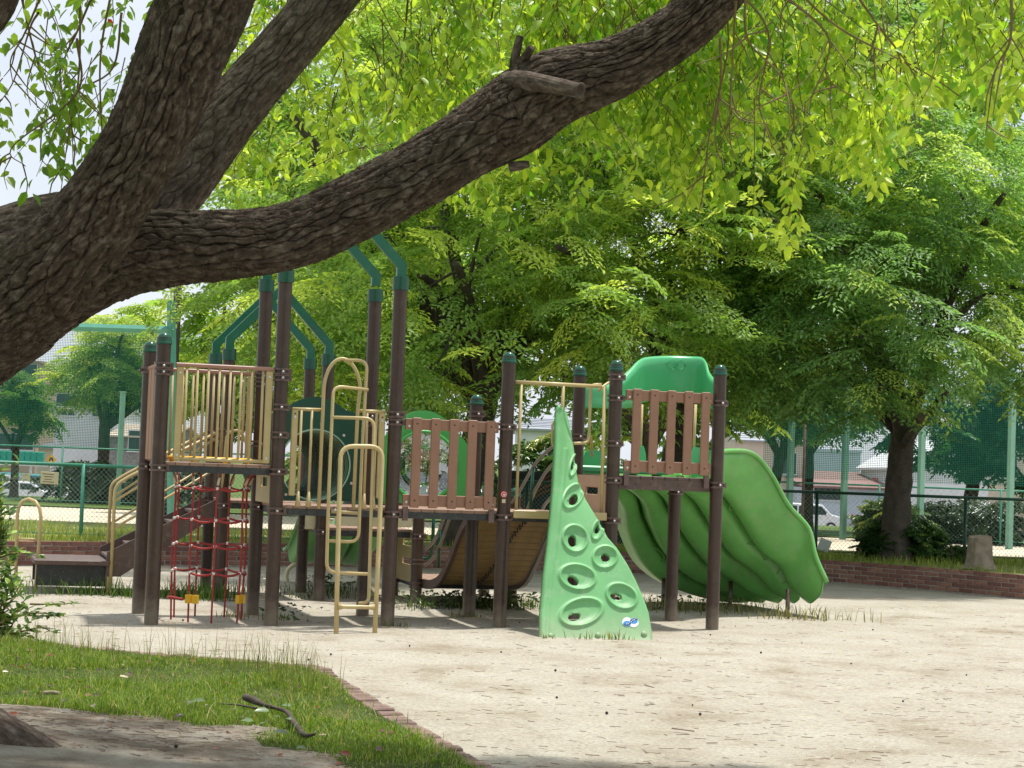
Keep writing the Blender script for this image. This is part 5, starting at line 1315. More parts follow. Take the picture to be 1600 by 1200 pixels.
# ---- stairs and landing on the left
st = empty('stairway'); st.parent = PG
uT, zT, uB, zB = GU - .05, .98, -.13, .36
for v in (GV + .04, GV + M - .04):
    o = MB().prism([(uB - .02, zB + .09), (uT, zT + .06), (uT, zT - .12), (uB + .12, zB - .16), (uB - .02, zB - .16)], (0, v - .02, 0), (1, 0, 0), (0, 1, 0), .04).build('stringer', 'stair_brown', st); fix_normals(o)
for k in range(5):
    f = (k + .5) / 5
    MB().box((uB + (uT - uB) * f, GV + M / 2, zB - .03 + (zT - zB) * f), (.24, M - .13, .035), bev=.005).build('tread', 'stair_brown', st)
MB().box((-.50, GV + M / 2, .335), (.76, M + .02, .05), bev=.006).build('landing', 'stair_brown', st)
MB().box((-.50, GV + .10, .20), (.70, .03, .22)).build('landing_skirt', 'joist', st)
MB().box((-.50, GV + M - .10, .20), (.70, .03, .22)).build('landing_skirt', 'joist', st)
for v in (GV + .02, GV + M - .02):
    u0 = -.10 if v < GV + .5 else -.06
    zh = 1.14
    pipe('handrail', [(u0, v, -.05), (u0, v, zh), (u0 + .12, v, zh + .09), (.98, v, 1.76)], .0185, 'tan', st, .16)
    for h in (.30, .60):
        pipe('mid_rail', [(u0, v, zB + .10 + h * .95 - .05), (.98, v, zB + .74 + h * 1.1 - .05)], .0135, 'tan', st)
# loop at the head of the stair
pipe('handrail', [(1.0, GV - .04, 1.10), (1.02, GV - .09, 1.74), (1.16, GV - .09, 1.78), (1.24, GV - .09, 1.62), (1.25, GV - .06, 1.05)], .0165, 'tan', st, .12)
lp = [pl(24, 930, 3.5), pl(27, 806, 3.5), pl(29, 793, 3.5), pl(35, 783, 3.5), pl(45, 779.5, 3.5), pl(55, 783.5, 3.45), pl(62, 794, 3.4), pl(64, 808, 3.4), pl(55, 930, 3.3)]
lo = pipe('end_loop', lp, .019, 'tan', st); pipe('rung', [pl(26, 842, 3.5), pl(60, 843, 3.38)], .014, 'tan', lo)
MB().tube([(-.12, GV + .05, -.05), (-.12, GV + .05, .35)], .02, 8).build('leg', 'tan', st)

# ---- stickers on the middle post
D = POSTS['D']
for k, (r, mt, rr) in enumerate(((0.032, 'sticker_red', .0645), (.024, 'sticker_white', .0652), (.019, 'sticker_red', .0658))):
    MB().add([(math.sin((r * math.cos(a)) / PR) * rr * 1.0 - .0, -math.cos((r * math.cos(a)) / PR) * rr, 1.235 + r * math.sin(a)) for a in np.linspace(0, 2 * math.pi, 24, endpoint=False)], [tuple(range(24))]).build('sticker', mt, D).rotation_euler = (0, 0, -.32)
MB().add([(math.sin(x / PR) * .0652, -math.cos(x / PR) * .0652, z) for x, z in ((-.006, 1.24), (.012, 1.236), (.008, 1.222), (-.012, 1.226))], [(0, 1, 2, 3)]).build('sticker_mark', 'sticker_white', D).rotation_euler = (0, 0, -.32)
MB().add([(math.sin(x / PR) * .0648, -math.cos(x / PR) * .0648, z) for x, z in ((-.016, 1.19), (0, 1.19), (.016, 1.19), (.016, 1.155), (0, 1.155), (-.016, 1.155))], [(0, 1, 4, 5), (1, 2, 3, 4)]).build('sticker_label', 'sticker_beige', D).rotation_euler = (0, 0, -.32)

# ================================================================== big foreground tree
CT = empty('camphor_tree', (-3.25, 8.9, 0)); tag(CT, 'huge foreground tree with rough dark bark and a long bough across the picture', 'tree')
CTo = np.array(CT.location)
def bark_tube(name, pts, mat='bark', parent=CT, seed=1, cellw=.044, celll=.13, depth=.038, along=.0078, around=.0056, cap=False, offset=True):
    """pts: (x, y, z, radius); furrowed bark is real relief"""
    P4 = np.array([tuple(p) for p in pts], float)
    Ls = np.linalg.norm(np.diff(P4[:, :3], axis=0), axis=1).sum()
    n = max(12, int(Ls / along)); Q = catmull(P4, n); P = Q[:, :3]; r = np.maximum(Q[:, 3], .004)
    k = max(10, int(2 * np.pi * np.percentile(r, 60) / around))
    T, N, B = frames(P); s = np.concatenate([[0], np.cumsum(np.linalg.norm(np.diff(P, axis=0), axis=1))])
    tq = np.linspace(0, 1, k, endpoint=False); a = (1.5 * np.pi + 2 * np.pi * tq + .62 * np.sin(2 * np.pi * tq)) % (2 * np.pi)      # finer on the side that is seen
    A, S = np.meshgrid(a, s); ra = np.repeat(r[:, None], k, 1); rm = np.mean(r)
    per = max(4, int(round(2 * np.pi * rm / cellw)))
    U = A / (2 * np.pi) * per
    blend = np.clip(np.minimum(A, 2 * np.pi - A) / .5, 0, 1)
    w = (vnoise(U * .5 + 3, S * 3.5, seed) - .5) * .9 + (vnoise(U * 1.1, S * 11, seed + 1) - .5) * .55 + (vnoise(U * 2.6, S * 34, seed + 2) - .5) * .28
    D1, al, rn = plates(U + w * blend, S / celll + (vnoise(U * 1.7, S * 12, seed + 4) - .5) * .35 * blend, per, seed, cellw, celll)
    cw_ = .0066 * (.5 + 1.0 * vnoise(U * .9 + 2, S * 6, seed + 6))
    crack = np.clip(D1 / cw_, 0, 1) ** .8
    D2, al2, rn2 = plates(U * 2 + w * 1.4 * blend + .37, S / celll * 2.2, per * 2, seed + 7, cellw / 2, celll / 2.2)
    crack2 = np.clip(D2 / .005, 0, 1)
    fine = fbm(U * 5 + 9, S * 70, seed + 11, 3) - .45
    lump = (vnoise(A * 1.2 + 5, S * 3.0, seed + 20) - .5) * blend
    h = -depth * (1 - crack) * (.30 + .70 * al) - depth * .14 * (1 - crack2) + depth * .26 * (rn - .5) * crack + depth * .30 * fine + rm * .07 * lump
    h = h * np.clip(ra / .05, 0.05, 1)
    rad = ra + h
    V = P[:, None] + rad[..., None] * (np.cos(A)[..., None] * N[:, None] + np.sin(A)[..., None] * B[:, None])
    i = np.arange(n - 1)[:, None] * k; j = np.arange(k)[None]; j2 = (j + 1) % k
    F = np.stack([i + j, i + j2, i + k + j2, i + k + j], -1).reshape(-1, 4)
    F4 = [F]
    V = V.reshape(-1, 3)
    att = np.stack([U * cellw * (ra / rm), S, np.zeros_like(S) + seed * .37], -1).reshape(-1, 3)
    if cap:
        V = np.vstack([V, P[-1][None]]); att = np.vstack([att, att[-1:]]); c = len(V) - 1
        F4.append(np.stack([np.full(k, c), (n - 1) * k + np.arange(k), (n - 1) * k + (np.arange(k) + 1) % k], -1))
    return np_mesh(name, V - (CTo if offset else 0), F4, mat, parent, smooth=True, attr=('bark', att))
def bp_(px, py, Y, wpx): q = at(px, py, Y); return (q.x, q.y, q.z, wpx / 2 * Y / FPX)
trunk_pts = [(-3.30, 8.95, -.15, .60), (-3.27, 8.93, .25, .47), (-3.18, 8.85, .8, .42), (-2.98, 8.7, 1.35, .40), bp_(-110, 562, 8.55, 222), bp_(20, 462, 8.5, 196), bp_(140, 410, 8.5, 154), bp_(250, 389, 8.5, 124), bp_(345, 383, 8.5, 110), bp_(450, 371, 8.5, 106), bp_(555, 325, 8.5, 106), bp_(650, 275, 8.5, 107), bp_(735, 222, 8.5, 112), bp_(800, 182, 8.5, 128), bp_(865, 138, 8.45, 122), bp_(960, 106, 8.4, 96), bp_(1040, 62, 8.35, 86), bp_(1108, 5, 8.3, 84), bp_(1175, -90, 8.2, 80), bp_(1240, -220, 8.0, 66), bp_(1330, -380, 7.8, 48)]
bark_tube('trunk', trunk_pts[:6], 'bark', seed=2, along=.022, around=.016)
bark_tube('bough', [trunk_pts[3]] + trunk_pts[4:], 'bark', seed=3)
bark_tube('bough', [bp_(-80, 540, 8.5, 130), bp_(40, 452, 8.35, 150), bp_(118, 380, 8.2, 146), bp_(180, 292, 8.1, 128), bp_(234, 200, 8.0, 126), bp_(277, 100, 7.95, 138), bp_(321, 0, 7.9, 146), bp_(372, -120, 7.8, 138), bp_(430, -280, 7.7, 110), bp_(470, -430, 7.6, 80)], 'bark', seed=5, cellw=.048, celll=.15, depth=.042)
bark_tube('bough', [bp_(60, 440, 8.7, 110), bp_(180, 375, 8.85, 118), bp_(268, 290, 8.95, 112), bp_(335, 205, 9.0, 100), bp_(420, 105, 9.05, 88), bp_(505, 5, 9.1, 86), bp_(600, -110, 9.2, 78), bp_(720, -260, 9.4, 60)], 'bark_pale', seed=8, cellw=.040, celll=.11, depth=.022)
bark_tube('bough', [bp_(-260, 480, 9.0, 170), bp_(-120, 420, 9.05, 150), bp_(0, 385, 9.05, 120), bp_(90, 355, 8.95, 110), bp_(170, 345, 8.8, 90)], 'bark_pale', seed=12, depth=.014, along=.013, around=.010)
bark_tube('bough', [bp_(-70, 70, 7.9, 60), bp_(-20, 30, 7.9, 56), bp_(8, -20, 7.9, 54), bp_(30, -120, 7.9, 50)], 'bark', seed=14, depth=.008)
bark_tube('bough', [(-3.1, 8.8, 1.2, .30), (-3.9, 8.3, 2.5, .22), (-5.0, 7.6, 4.2, .16), (-5.8, 7.2, 6.0, .08)], 'bark', seed=15, along=.03, around=.03)
# sawn-off stubs
st_ = bark_tube('sawn_stub', [bp_(796, 132, 8.45, 44), bp_(818, 127, 8.33, 34), bp_(858, 132, 8.20, 27), bp_(903, 141, 8.10, 24)], 'bark_pale', seed=17, cellw=.03, celll=.2, depth=.003, along=.006, around=.005, cap=True)
q = Vector(bp_(906, 141.2, 8.075, 1)[:3]); d_ = (q - Vector(bp_(860, 132, 8.18, 1)[:3])).normalized()
o = MB().lathe([(.032, -.012), (.036, .002), (.030, .006), (.022, .0), (.016, -.012), (.001, -.016)], (0, 0, 0), 18).build('cut_face', 'dead_wood', st_); o.matrix_local = Matrix.Translation(q - Vector(CTo)) @ d_.to_track_quat('Z', 'Y').to_matrix().to_4x4()
bark_tube('sawn_stub', [bp_(803, 112, 8.45, 17), bp_(806, 85, 8.45, 15), bp_(813, 56, 8.44, 12)], 'bark', seed=18, depth=.003, along=.006, around=.005, cap=True)
bark_tube('sawn_stub', [bp_(815, 100, 8.40, 17), bp_(823, 86, 8.36, 14), bp_(831, 74, 8.33, 12)], 'bark', seed=19, depth=.003, along=.006, around=.005, cap=True)
bark_tube('sawn_stub', [bp_(795, 262, 8.5, 16), bp_(815, 258, 8.5, 15), bp_(827, 256, 8.5, 10)], 'bark_pale', seed=20, depth=.003, along=.006, around=.005, cap=True)
# roots at the lower left
for k, (ex, ey, r0_) in enumerate(((-2.12, 8.72, .19), (-2.6, 8.15, .2), (-2.45, 9.5, .12), (-4.2, 8.2, .2))):
    bark_tube('root', [(-3.2, 8.88, .26, r0_ * 1.5), ((-3.2 + ex) / 2, (8.88 + ey) / 2, .17, r0_ * 1.1), (ex, ey, .04, r0_ * .55), (ex + (ex + 3.2) * .3, ey + (ey - 8.88) * .3, -.12, .03)], 'bark_pale', seed=30 + k, cellw=.04, celll=.1, depth=.008, along=.012, around=.012)

# ---- its hanging leafy twigs
BXs = [-20, 60, 150, 215, 260, 300, 390, 480, 600, 700, 760, 830, 900, 960, 1000, 1060, 1110, 1180, 1225, 1265, 1310, 1360, 1400, 1450, 1510, 1560, 1620]
BYs = [330, 320, 300, 120, 20, 325, 320, 290, 295, 320, 345, 372, 345, 310, 322, 335, 345, 385, 392, 352, 335, 322, 262, 205, 238, 212, 215]
rng = np.random.default_rng(5)
tw = MB(); LP, LD, LN, LL, LT = [], [], [], [], []
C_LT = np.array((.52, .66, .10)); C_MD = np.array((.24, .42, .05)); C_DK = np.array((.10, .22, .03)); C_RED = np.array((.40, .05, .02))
def add_leaf(p, d, tint, L=.085):
    LP.append(p); LD.append(d); LN.append(unit(np.array([rng.normal(0, .7), -.6 + rng.normal(0, .6), .9]))); LL.append(L * rng.uniform(.7, 1.2)); LT.append(tint)
def hang_twig(end, length, dark=0.0, nleaf=9, L=.085, bare=.3):
    """twig that comes down from above and ends at 'end', leaves on its lower part"""
    up_ = np.array([rng.normal(0, .35), rng.normal(0, .35), 1.0]); up_ = unit(up_)
    start = end + up_ * length + np.array([rng.normal(0, .10), rng.normal(0, .10), 0])
    mid = (start + end) / 2 + np.array([rng.normal(0, .05), rng.normal(0, .05), rng.uniform(0, .05)])
    Pp = catmull([start, mid, end], 8)
    tw.tube(Pp[::2], np.linspace(.0036, .0014, 4), 3, None, True, False)
    tw_t = rng.uniform(-.1, 1.1)
    for j in range(nleaf):
        f = bare + (1 - bare) * (j + rng.uniform(.2, 1)) / nleaf; q_ = Pp[min(7, int(f * 7.99))] + rng.normal(0, .012, 3)
        a = j * 2.4 + rng.uniform(-.6, .6); d = unit(np.array([math.cos(a) * .75, math.sin(a) * .75, -.75 + rng.normal(0, .32)]))
        t_ = np.clip(tw_t + rng.normal(0, .25), 0, 1.4); c = C_LT * (1 - t_) + C_MD * t_
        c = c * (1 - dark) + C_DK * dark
        if rng.random() < .0008: c = C_RED
        pet = d * .018; add_leaf(q_ + pet, d, c * rng.uniform(.8, 1.2), L)
    return start
def dens(px, py):
    if px < 250: return .12
    if px < 440: return .35 if py > 60 else .0
    if px < 720: return .5
    if px < 880: return .65
    if 1370 < px < 1470 and py < 130: return .05
    if px > 1470: return .75
    return 1.0
cnt = 0; tries = 0; big = []
while cnt < 1500 and tries < 60000:
    tries += 1
    px = rng.uniform(-60, 1680); py = rng.uniform(-120, 400); yb = np.interp(px, BXs, BYs)
    if py > yb - rng.exponential(18): continue
    cl = vnoise(np.array([px / 62.0]), np.array([py / 48.0]), 77)[0] * .6 + .4 * vnoise(np.array([px / 27.0]), np.array([py / 27.0]), 78)[0]
    if rng.random() > dens(px, py) * np.clip((cl - .36) * 3.6, 0.015, 1): continue
    Y = rng.uniform(8.75, 10.2) if px > 600 else rng.uniform(9.4, 10.8)
    if px < 250: Y = rng.uniform(8.4, 9.8)
    if px > 1400: Y = rng.uniform(7.4, 9.2)
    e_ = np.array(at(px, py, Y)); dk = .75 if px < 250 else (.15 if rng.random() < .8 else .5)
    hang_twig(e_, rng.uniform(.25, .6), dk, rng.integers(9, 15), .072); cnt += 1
# long bare hanging twigs
for px0, py0, px1, py1, Y in ((1130, -20, 1095, 330, 8.6), (1150, -20, 1225, 240, 7.9), (1165, -20, 1260, 230, 7.8), (1210, -20, 1345, 160, 7.6), (1150, 0, 1150, 250, 8.1), (1230, -30, 1500, 150, 7.6), (860, -20, 900, 70, 8.9), (775, -30, 700, 140, 9.2), (700, 0, 560, 240, 9.4), (955, -30, 1005, 60, 8.8), (1125, 60, 1130, 260, 8.2), (70, -20, 20, 130, 8.6), (125, -20, 95, 300, 8.6), (150, -20, 60, 210, 8.4), (175, -20, 150, 330, 8.5), (120, 60, 40, 260, 8.3), (30, -20, 90, 200, 8.8), (190, 20, 120, 240, 8.5), (60, 20, 0, 160, 8.4), (1580, -30, 1540, 210, 6.4), (1330, -20, 1450, 190, 7.6), (640, -30, 610, 180, 9.3)):
    a, b = np.array(at(px0, py0, Y)), np.array(at(px1, py1, Y + .3)); P = [a, a * .66 + b * .34 + rng.normal(0, .05, 3), a * .33 + b * .67 + rng.normal(0, .05, 3), b]
    PPt = catmull(P, 20); tw.tube(PPt, np.linspace(.0065, .002, 20), 5, None, True, False)
    for j in range(5):
        s_ = PPt[rng.integers(6, 19)]; e_ = s_ + np.array([rng.normal(0, .12), rng.normal(0, .1), -rng.uniform(.05, .28)])
        tw.tube(catmull([s_, (s_ + e_) / 2 + rng.normal(0, .02, 3), e_], 6), np.linspace(.0045, .0015, 6), 4, None, True, False)
# upper crown above the picture: shades the trunk and the ground below it
UP = len(LP)
for k in range(1900):
    p = np.array([rng.uniform(-6.5, -.3), rng.uniform(5.2, 10.4), rng.uniform(4.6, 7.6)])
    if p[2] < 1.5 + 2.95 * p[1] / 8.5 + .25: continue
    for j in range(6):
        a = rng.uniform(0, 6.28); d = unit(np.array([math.cos(a), math.sin(a), -.6])); add_leaf(p + rng.normal(0, .16, 3), d, C_MD * rng.uniform(.7, 1.2), .12)
LP, LD, LN, LL, LT = map(np.array, (LP, LD, LN, LL, LT))
V, F, T = leaf_oval(LP[:UP], LD[:UP], LN[:UP], LL[:UP], LL[:UP] * .52, LT[:UP])
V2, F2, T2 = leaf_quads(LP[UP:], LD[UP:], LN[UP:], LL[UP:], LL[UP:] * .55, LT[UP:])
V, F, T = np.vstack([V, V2]), np.vstack([F, F2 + len(V)]), np.vstack([T, T2])
np_mesh('crown', V - CTo, F, 'leaf_near', CT, tint=T, smooth=True)
o = tw.build('twigs', 'twig', CT); o.location = -Vector(CTo); tag(o, kind='stuff')

# ================================================================== lawn, bare soil and brick edging in front
EDGE = [(-5.6, 14.75), (-3.9, 14.08), (-2.6, 13.62), (-1.42, 13.18), (-1.16, 12.55), (-.86, 11.55), (-.52, 10.45), (-.12, 9.15), (.25, 7.9)]
EP = catmull(np.c_[np.array(EDGE), np.zeros(len(EDGE))], 160)[:, :2]
def side_of(x, y):                       # >0 inside the lawn (left / near side of the edging)
    xe = np.interp(-y, -EP[::-1][:, 1][::-1], EP[:, 0]) if False else np.interp(y, EP[::-1][:, 1], EP[::-1][:, 0])
    return xe - x
lx = np.linspace(-7, .4, 150); ly = np.linspace(6.5, 14.9, 170); LX, LY = np.meshgrid(lx, ly)
XE = np.interp(LY, EP[::-1][:, 1], EP[::-1][:, 0])
LX2 = -7 + (LX + 7) / 7.4 * (XE - .05 + 7)
def lawn_z(x, y):
    m_ = np.exp(-((x + 3.2) ** 2 + (y - 8.9) ** 2) / 2.2)
    return .035 + .03 * (fbm(x * .9 + 3, y * .9, 31, 3) - .45) + .14 * m_
LZ = lawn_z(LX2, LY)
ids = np.arange(LX.size).reshape(LX.shape)
ff = np.stack([ids[:-1, :-1], ids[:-1, 1:], ids[1:, 1:], ids[1:, :-1]], -1).reshape(-1, 4)
def soil_amount(x, y):                   # 1 = bare earth under the tree, 0 = grass
    yb = np.interp(x, [-6, -3.4, -2.9, -2.3, -1.7, -1.3, -.9, -.4, 0], [10.6, 10.5, 10.45, 10.25, 10.1, 9.85, 9.25, 8.7, 8.3])
    return np.clip((yb + .55 * (fbm(x * 1.6, y * 1.6, 51, 4) - .47) * 2 - y) / .35 + .5, 0, 1)
cx_ = LX2.reshape(-1)[ff].mean(1); cy_ = LY.reshape(-1)[ff].mean(1); sa = soil_amount(cx_, cy_) > .5
VL = np.stack([LX2, LY, LZ], -1).reshape(-1, 3)
tag(np_mesh('bare_soil', VL, ff[sa], 'soil', smooth=True), kind='structure'); tag(np_mesh('lawn_soil', VL, ff[~sa], 'turf', smooth=True), kind='structure')
# brick edging, each brick its own piece
ED = empty('brick_edging', (EDGE[3][0], EDGE[3][1], 0)); tag(ED, 'row of flat reddish bricks edging the lawn against the sand', 'edging'); EDo = Vector(ED.location)
ES = np.concatenate([[0], np.cumsum(np.linalg.norm(np.diff(EP, axis=0), axis=1))])
pv = MB().box((0, 0, 0), (.098, .14, .07), bev=.008).build('brick', 'paver', ED); pme = pv.data; bpy.data.objects.remove(pv)
s_ = .3
while s_ < ES[-1] - .1:
    x, y = np.interp(s_, ES, EP[:, 0]), np.interp(s_, ES, EP[:, 1]); x2, y2 = np.interp(s_ + .03, ES, EP[:, 0]), np.interp(s_ + .03, ES, EP[:, 1]); a = math.atan2(y2 - y, x2 - x)
    o = bpy.data.objects.new('brick', pme); link(o, ED); o.location = Vector((x, y, .004 + random.uniform(-.012, .006))) - EDo; o.rotation_euler = (random.uniform(-.03, .03), random.uniform(-.03, .03), a + random.uniform(-.03, .03)); s_ += .106

def grass_blades(name, XYZ, h, w, tint, lean=.35, rng=rng, parent=None, curve=.35):
    n = len(XYZ); a = rng.uniform(0, 2 * np.pi, n); ln = np.abs(rng.normal(0, lean, n)) + .05
    d = np.stack([np.cos(a), np.sin(a), np.zeros(n)], 1); s = np.stack([-np.sin(a), np.cos(a), np.zeros(n)], 1); h = h[:, None]; w = np.broadcast_to(w, n)[:, None]; ln = ln[:, None]
    up_ = np.array([[0, 0, 1.0]])
    p1 = XYZ + up_ * h * .5 + d * h * ln * .35; p2 = XYZ + up_ * h * (1 - curve * ln * .5) + d * h * ln
    V = np.stack([XYZ - s * w * .5, XYZ + s * w * .5, p1 - s * w * .38, p1 + s * w * .38, p2], 1).reshape(-1, 3)
    i = np.arange(n)[:, None] * 5
    F = np.concatenate([i + np.array([[0, 1, 3]]), i + np.array([[0, 3, 2]]), i + np.array([[2, 3, 4]])])
    o = np_mesh(name, V, F, 'grass', parent, tint=np.repeat(tint, 5, 0)); return o
n = 520000
x = rng.uniform(-5.2, .1, n); y = rng.uniform(8.6, 14.6, n)
xe = np.interp(y, EP[::-1][:, 1], EP[::-1][:, 0]); sa = soil_amount(x, y); pat = fbm(x * 1.4, y * 1.4, 61, 4)
ok = (np.abs(x) < .30 * y) & (x < xe - .07 + .09 * rng.random(n) ** 2) & (rng.random(n) < (1 - sa) ** 1.5 * np.clip((pat - .30) * 5, .25, 1))
x, y, pat, sa = x[ok][:75000], y[ok][:75000], pat[ok][:75000], sa[ok][:75000]
G0, G1_, G2_ = np.array((.05, .12, .014)), np.array((.27, .39, .055)), np.array((.48, .42, .20))
f = rng.random((len(x), 1)); tint = G0 * (1 - f) + G1_ * f; dry = rng.random(len(x)) < .09; tint[dry] = G2_
tag(grass_blades('grass', np.stack([x, y, lawn_z(x, y) - .005], 1), np.clip(rng.normal(.042, .018, len(x)) * (.35 + 1.4 * np.clip(pat - .25, 0, 1) + 1.2 * (rng.random(len(x)) < .03)), .008, .13), .0052, tint, .75), 'short green lawn grass under the big tree', 'grass', kind='stuff')
# taller seeding stalks along the edge of the lawn
xs, ys, hs = [], [], []
for k in range(520):
    s_ = rng.uniform(.8, 6.2); ex, ey = np.interp(s_, ES, EP[:, 0]), np.interp(s_, ES, EP[:, 1]); xs.append(ex - rng.uniform(.05, .45)); ys.append(ey - rng.uniform(.0, .5)); hs.append(rng.uniform(.12, .34))
xs, ys, hs = map(np.array, (xs, ys, hs))
tag(grass_blades('tall_grass', np.stack([xs, ys, lawn_z(xs, ys)], 1), hs, .0045, np.array((.20, .22, .07))[None] * rng.uniform(.6, 1.3, (len(xs), 1)), .45), 'thin seeding grass stalks along the lawn edge', 'grass', kind='stuff')
# grass and weeds on the bed, at the stair foot and under the decks
n = 60000; x = rng.uniform(-11, 10, n); y = rng.uniform(21, 29.2, n); wy = np.interp(x, WP[:, 0], WP[:, 1])
ok = (y > wy + .14) & (rng.random(n) < np.clip((fbm(x * .9, y * .9, 71, 3) - .3) * 3.5, 0, 1)) ; x, y = x[ok], y[ok]
f = rng.random((len(x), 1)); tint = np.array((.13, .21, .03)) * (1 - f) + np.array((.38, .42, .11)) * f
tag(grass_blades('bed_grass', np.stack([x, y, np.full(len(x), .295)], 1), rng.uniform(.04, .16, len(x)), .012, tint, .5), 'rough grass on the raised tree bed', 'grass', kind='stuff')
def pgw(u, v): return PGX + u * ux - v * uy, PGY + u * uy + v * ux
def weeds(name, spots, label, tall, cols):
    X, Y_, H_ = [], [], []
    for (u, v, su, sv, nn) in spots:
        for k in range(nn):
            a, b = pgw(u + rng.normal(0, su), v + rng.normal(0, sv)); X.append(a); Y_.append(b); H_.append(rng.uniform(.3, 1) * tall)
    X, Y_, H_ = map(np.array, (X, Y_, H_)); f = rng.random((len(X), 1)); tint = np.array(cols[0]) * (1 - f) + np.array(cols[1]) * f
    return tag(grass_blades(name, np.stack([X, Y_, sand_z(X, Y_) - .01], 1), H_, .011, tint, .55), label, 'weeds', kind='stuff')
weeds('stair_weeds', [(-.3, 2.95, .35, .08, 120), (.25, 2.95, .3, .12, 200), (.75, 2.95, .2, .16, 330), (-1.2, 2.9, .3, .1, 60), (1.1, 3.0, .15, .2, 90)], 'green grass tufts growing under the stairs', .27, ((.04, .10, .02), (.13, .22, .04)))
weeds('ramp_weeds', [(3.6, 2.2, .45, .22, 420), (4.0, 2.45, .25, .15, 200), (2.35, 4.2, .3, .2, 150), (2.2, 3.4, .3, .2, 90)], 'low dark weeds under the arch ramp', .16, ((.03, .06, .02), (.12, .19, .04)))
weeds('slide_weeds', [(6.2, 2.1, .5, .25, 380), (5.4, 2.3, .5, .2, 220), (6.9, 1.3, .35, .12, 120)], 'dry straggling grass under the curved slide', .20, ((.08, .10, .03), (.34, .30, .13)))
weeds('wall_foot_weeds', [(3.62, -1.16, .10, .02, 14), (3.95, -1.14, .07, .02, 30), (3.26, -1.18, .02, .02, 8), (1.2, 0.55, .1, .05, 40), (2.2, -.05, .06, .05, 30), (.9, .8, .08, .05, 40), (3.15, 1.0, .08, .05, 30)], 'small grass tufts at the foot of the climbing wall', .12, ((.07, .12, .03), (.30, .28, .10)))

# broad weed leaves under the ramp and slide
LPw, LDw, LNw, LLw, LTw = [], [], [], [], []
for (u, v, su, sv, nn) in ((3.55, 2.15, .4, .2, 420), (5.2, 2.4, .12, .1, 60), (5.75, 2.2, .1, .1, 60), (6.2, 2.0, .1, .1, 50), (1.25, .25, .12, .06, 40), (2.45, 4.4, .25, .2, 90)):
    for k in range(nn):
        a, b = pgw(u + rng.normal(0, su), v + rng.normal(0, sv)); an = rng.uniform(0, 6.28); LPw.append((a, b, rng.uniform(.02, .17))); LDw.append(unit(np.array([math.cos(an), math.sin(an), rng.normal(.1, .4)]))); LNw.append(unit(np.array([rng.normal(0, .4), rng.normal(0, .4), 1.0]))); LLw.append(rng.uniform(.04, .085)); LTw.append(np.array((.04, .075, .02)) * rng.uniform(.6, 1.8))
V, F, T = leaf_quads(np.array(LPw), np.array(LDw), np.array(LNw), np.array(LLw), np.array(LLw) * .55, np.array(LTw))
tag(np_mesh('broad_weeds', V, F, 'leaf_dark', tint=T), 'broad-leaved weeds in the shade of the ramp', 'weeds', kind='stuff')

# ---- leafy shrub at the left edge
q = gnd(8, 1000)
sh = empty('leafy_shrub', (q.x - .15, q.y, 0)); tag(sh, 'glossy-leaved shrub leaning in at the left edge', 'shrub')
so = np.array(sh.location); LPs, LDs, LNs, LLs, LTs = [], [], [], [], []; stems = MB()
def shrub_branch(a, b, nl):
    Pp = catmull([a, (a + b) / 2 + rng.normal(0, .04, 3) + np.array([0, 0, .03]), b], 12); stems.tube(Pp - so, np.linspace(.009, .002, 12), 5, None, True, False)
    for j in range(nl):
        f = .25 + .75 * (j + rng.random()) / nl; p = Pp[min(11, int(f * 11.9))]; an = j * 2.4 + rng.uniform(-.5, .5); ax = unit(b - a); d = unit(ax * .7 + np.array([math.cos(an), math.sin(an), .3 * math.sin(an * 2)]) * .8)
        LPs.append(p); LDs.append(d); LNs.append(unit(np.array([rng.normal(0, .5), rng.normal(-.3, .5), 1.0]))); LLs.append(rng.uniform(.055, .09)); LTs.append((np.array((.07, .155, .03)) if rng.random() < .7 else np.array((.26, .38, .07))) * rng.uniform(.7, 1.3))
for k in range(130):
    py = rng.uniform(735, 1000); lim = np.interp(py, [730, 770, 830, 880, 920, 950, 990, 1010], [5, 22, 22, 32, 52, 70, 60, 40]); px = rng.uniform(-70, lim)
    b = np.array(at(px, py, q.y + rng.uniform(-.45, .45))); a = np.array([so[0] + rng.normal(0, .1), so[1] + rng.normal(0, .1), max(.0, b[2] - rng.uniform(.25, .6))]); a[0] = min(a[0], b[0] - .05)
    shrub_branch(a, b, rng.integers(14, 24))
for tx_, ty_ in ((113, 943), (100, 960), (92, 962), (66, 870), (30, 722), (26, 745), (88, 990), (70, 1005)):
    b = np.array(at(tx_, ty_, q.y - .1)); shrub_branch(b + np.array([-.34, .05, -.02 if ty_ > 800 else -.3]), b, 13)
V, F, T = leaf_oval(np.array(LPs) - so, np.array(LDs), np.array(LNs), np.array(LLs), np.array(LLs) * .48, np.array(LTs))
np_mesh('foliage', V, F, 'leaf_dark', sh, tint=T, smooth=True); stems.build('stems', 'twig', sh)
for o in sh.children: 
    if o.name.startswith('stems'): tag(o, kind='stuff')

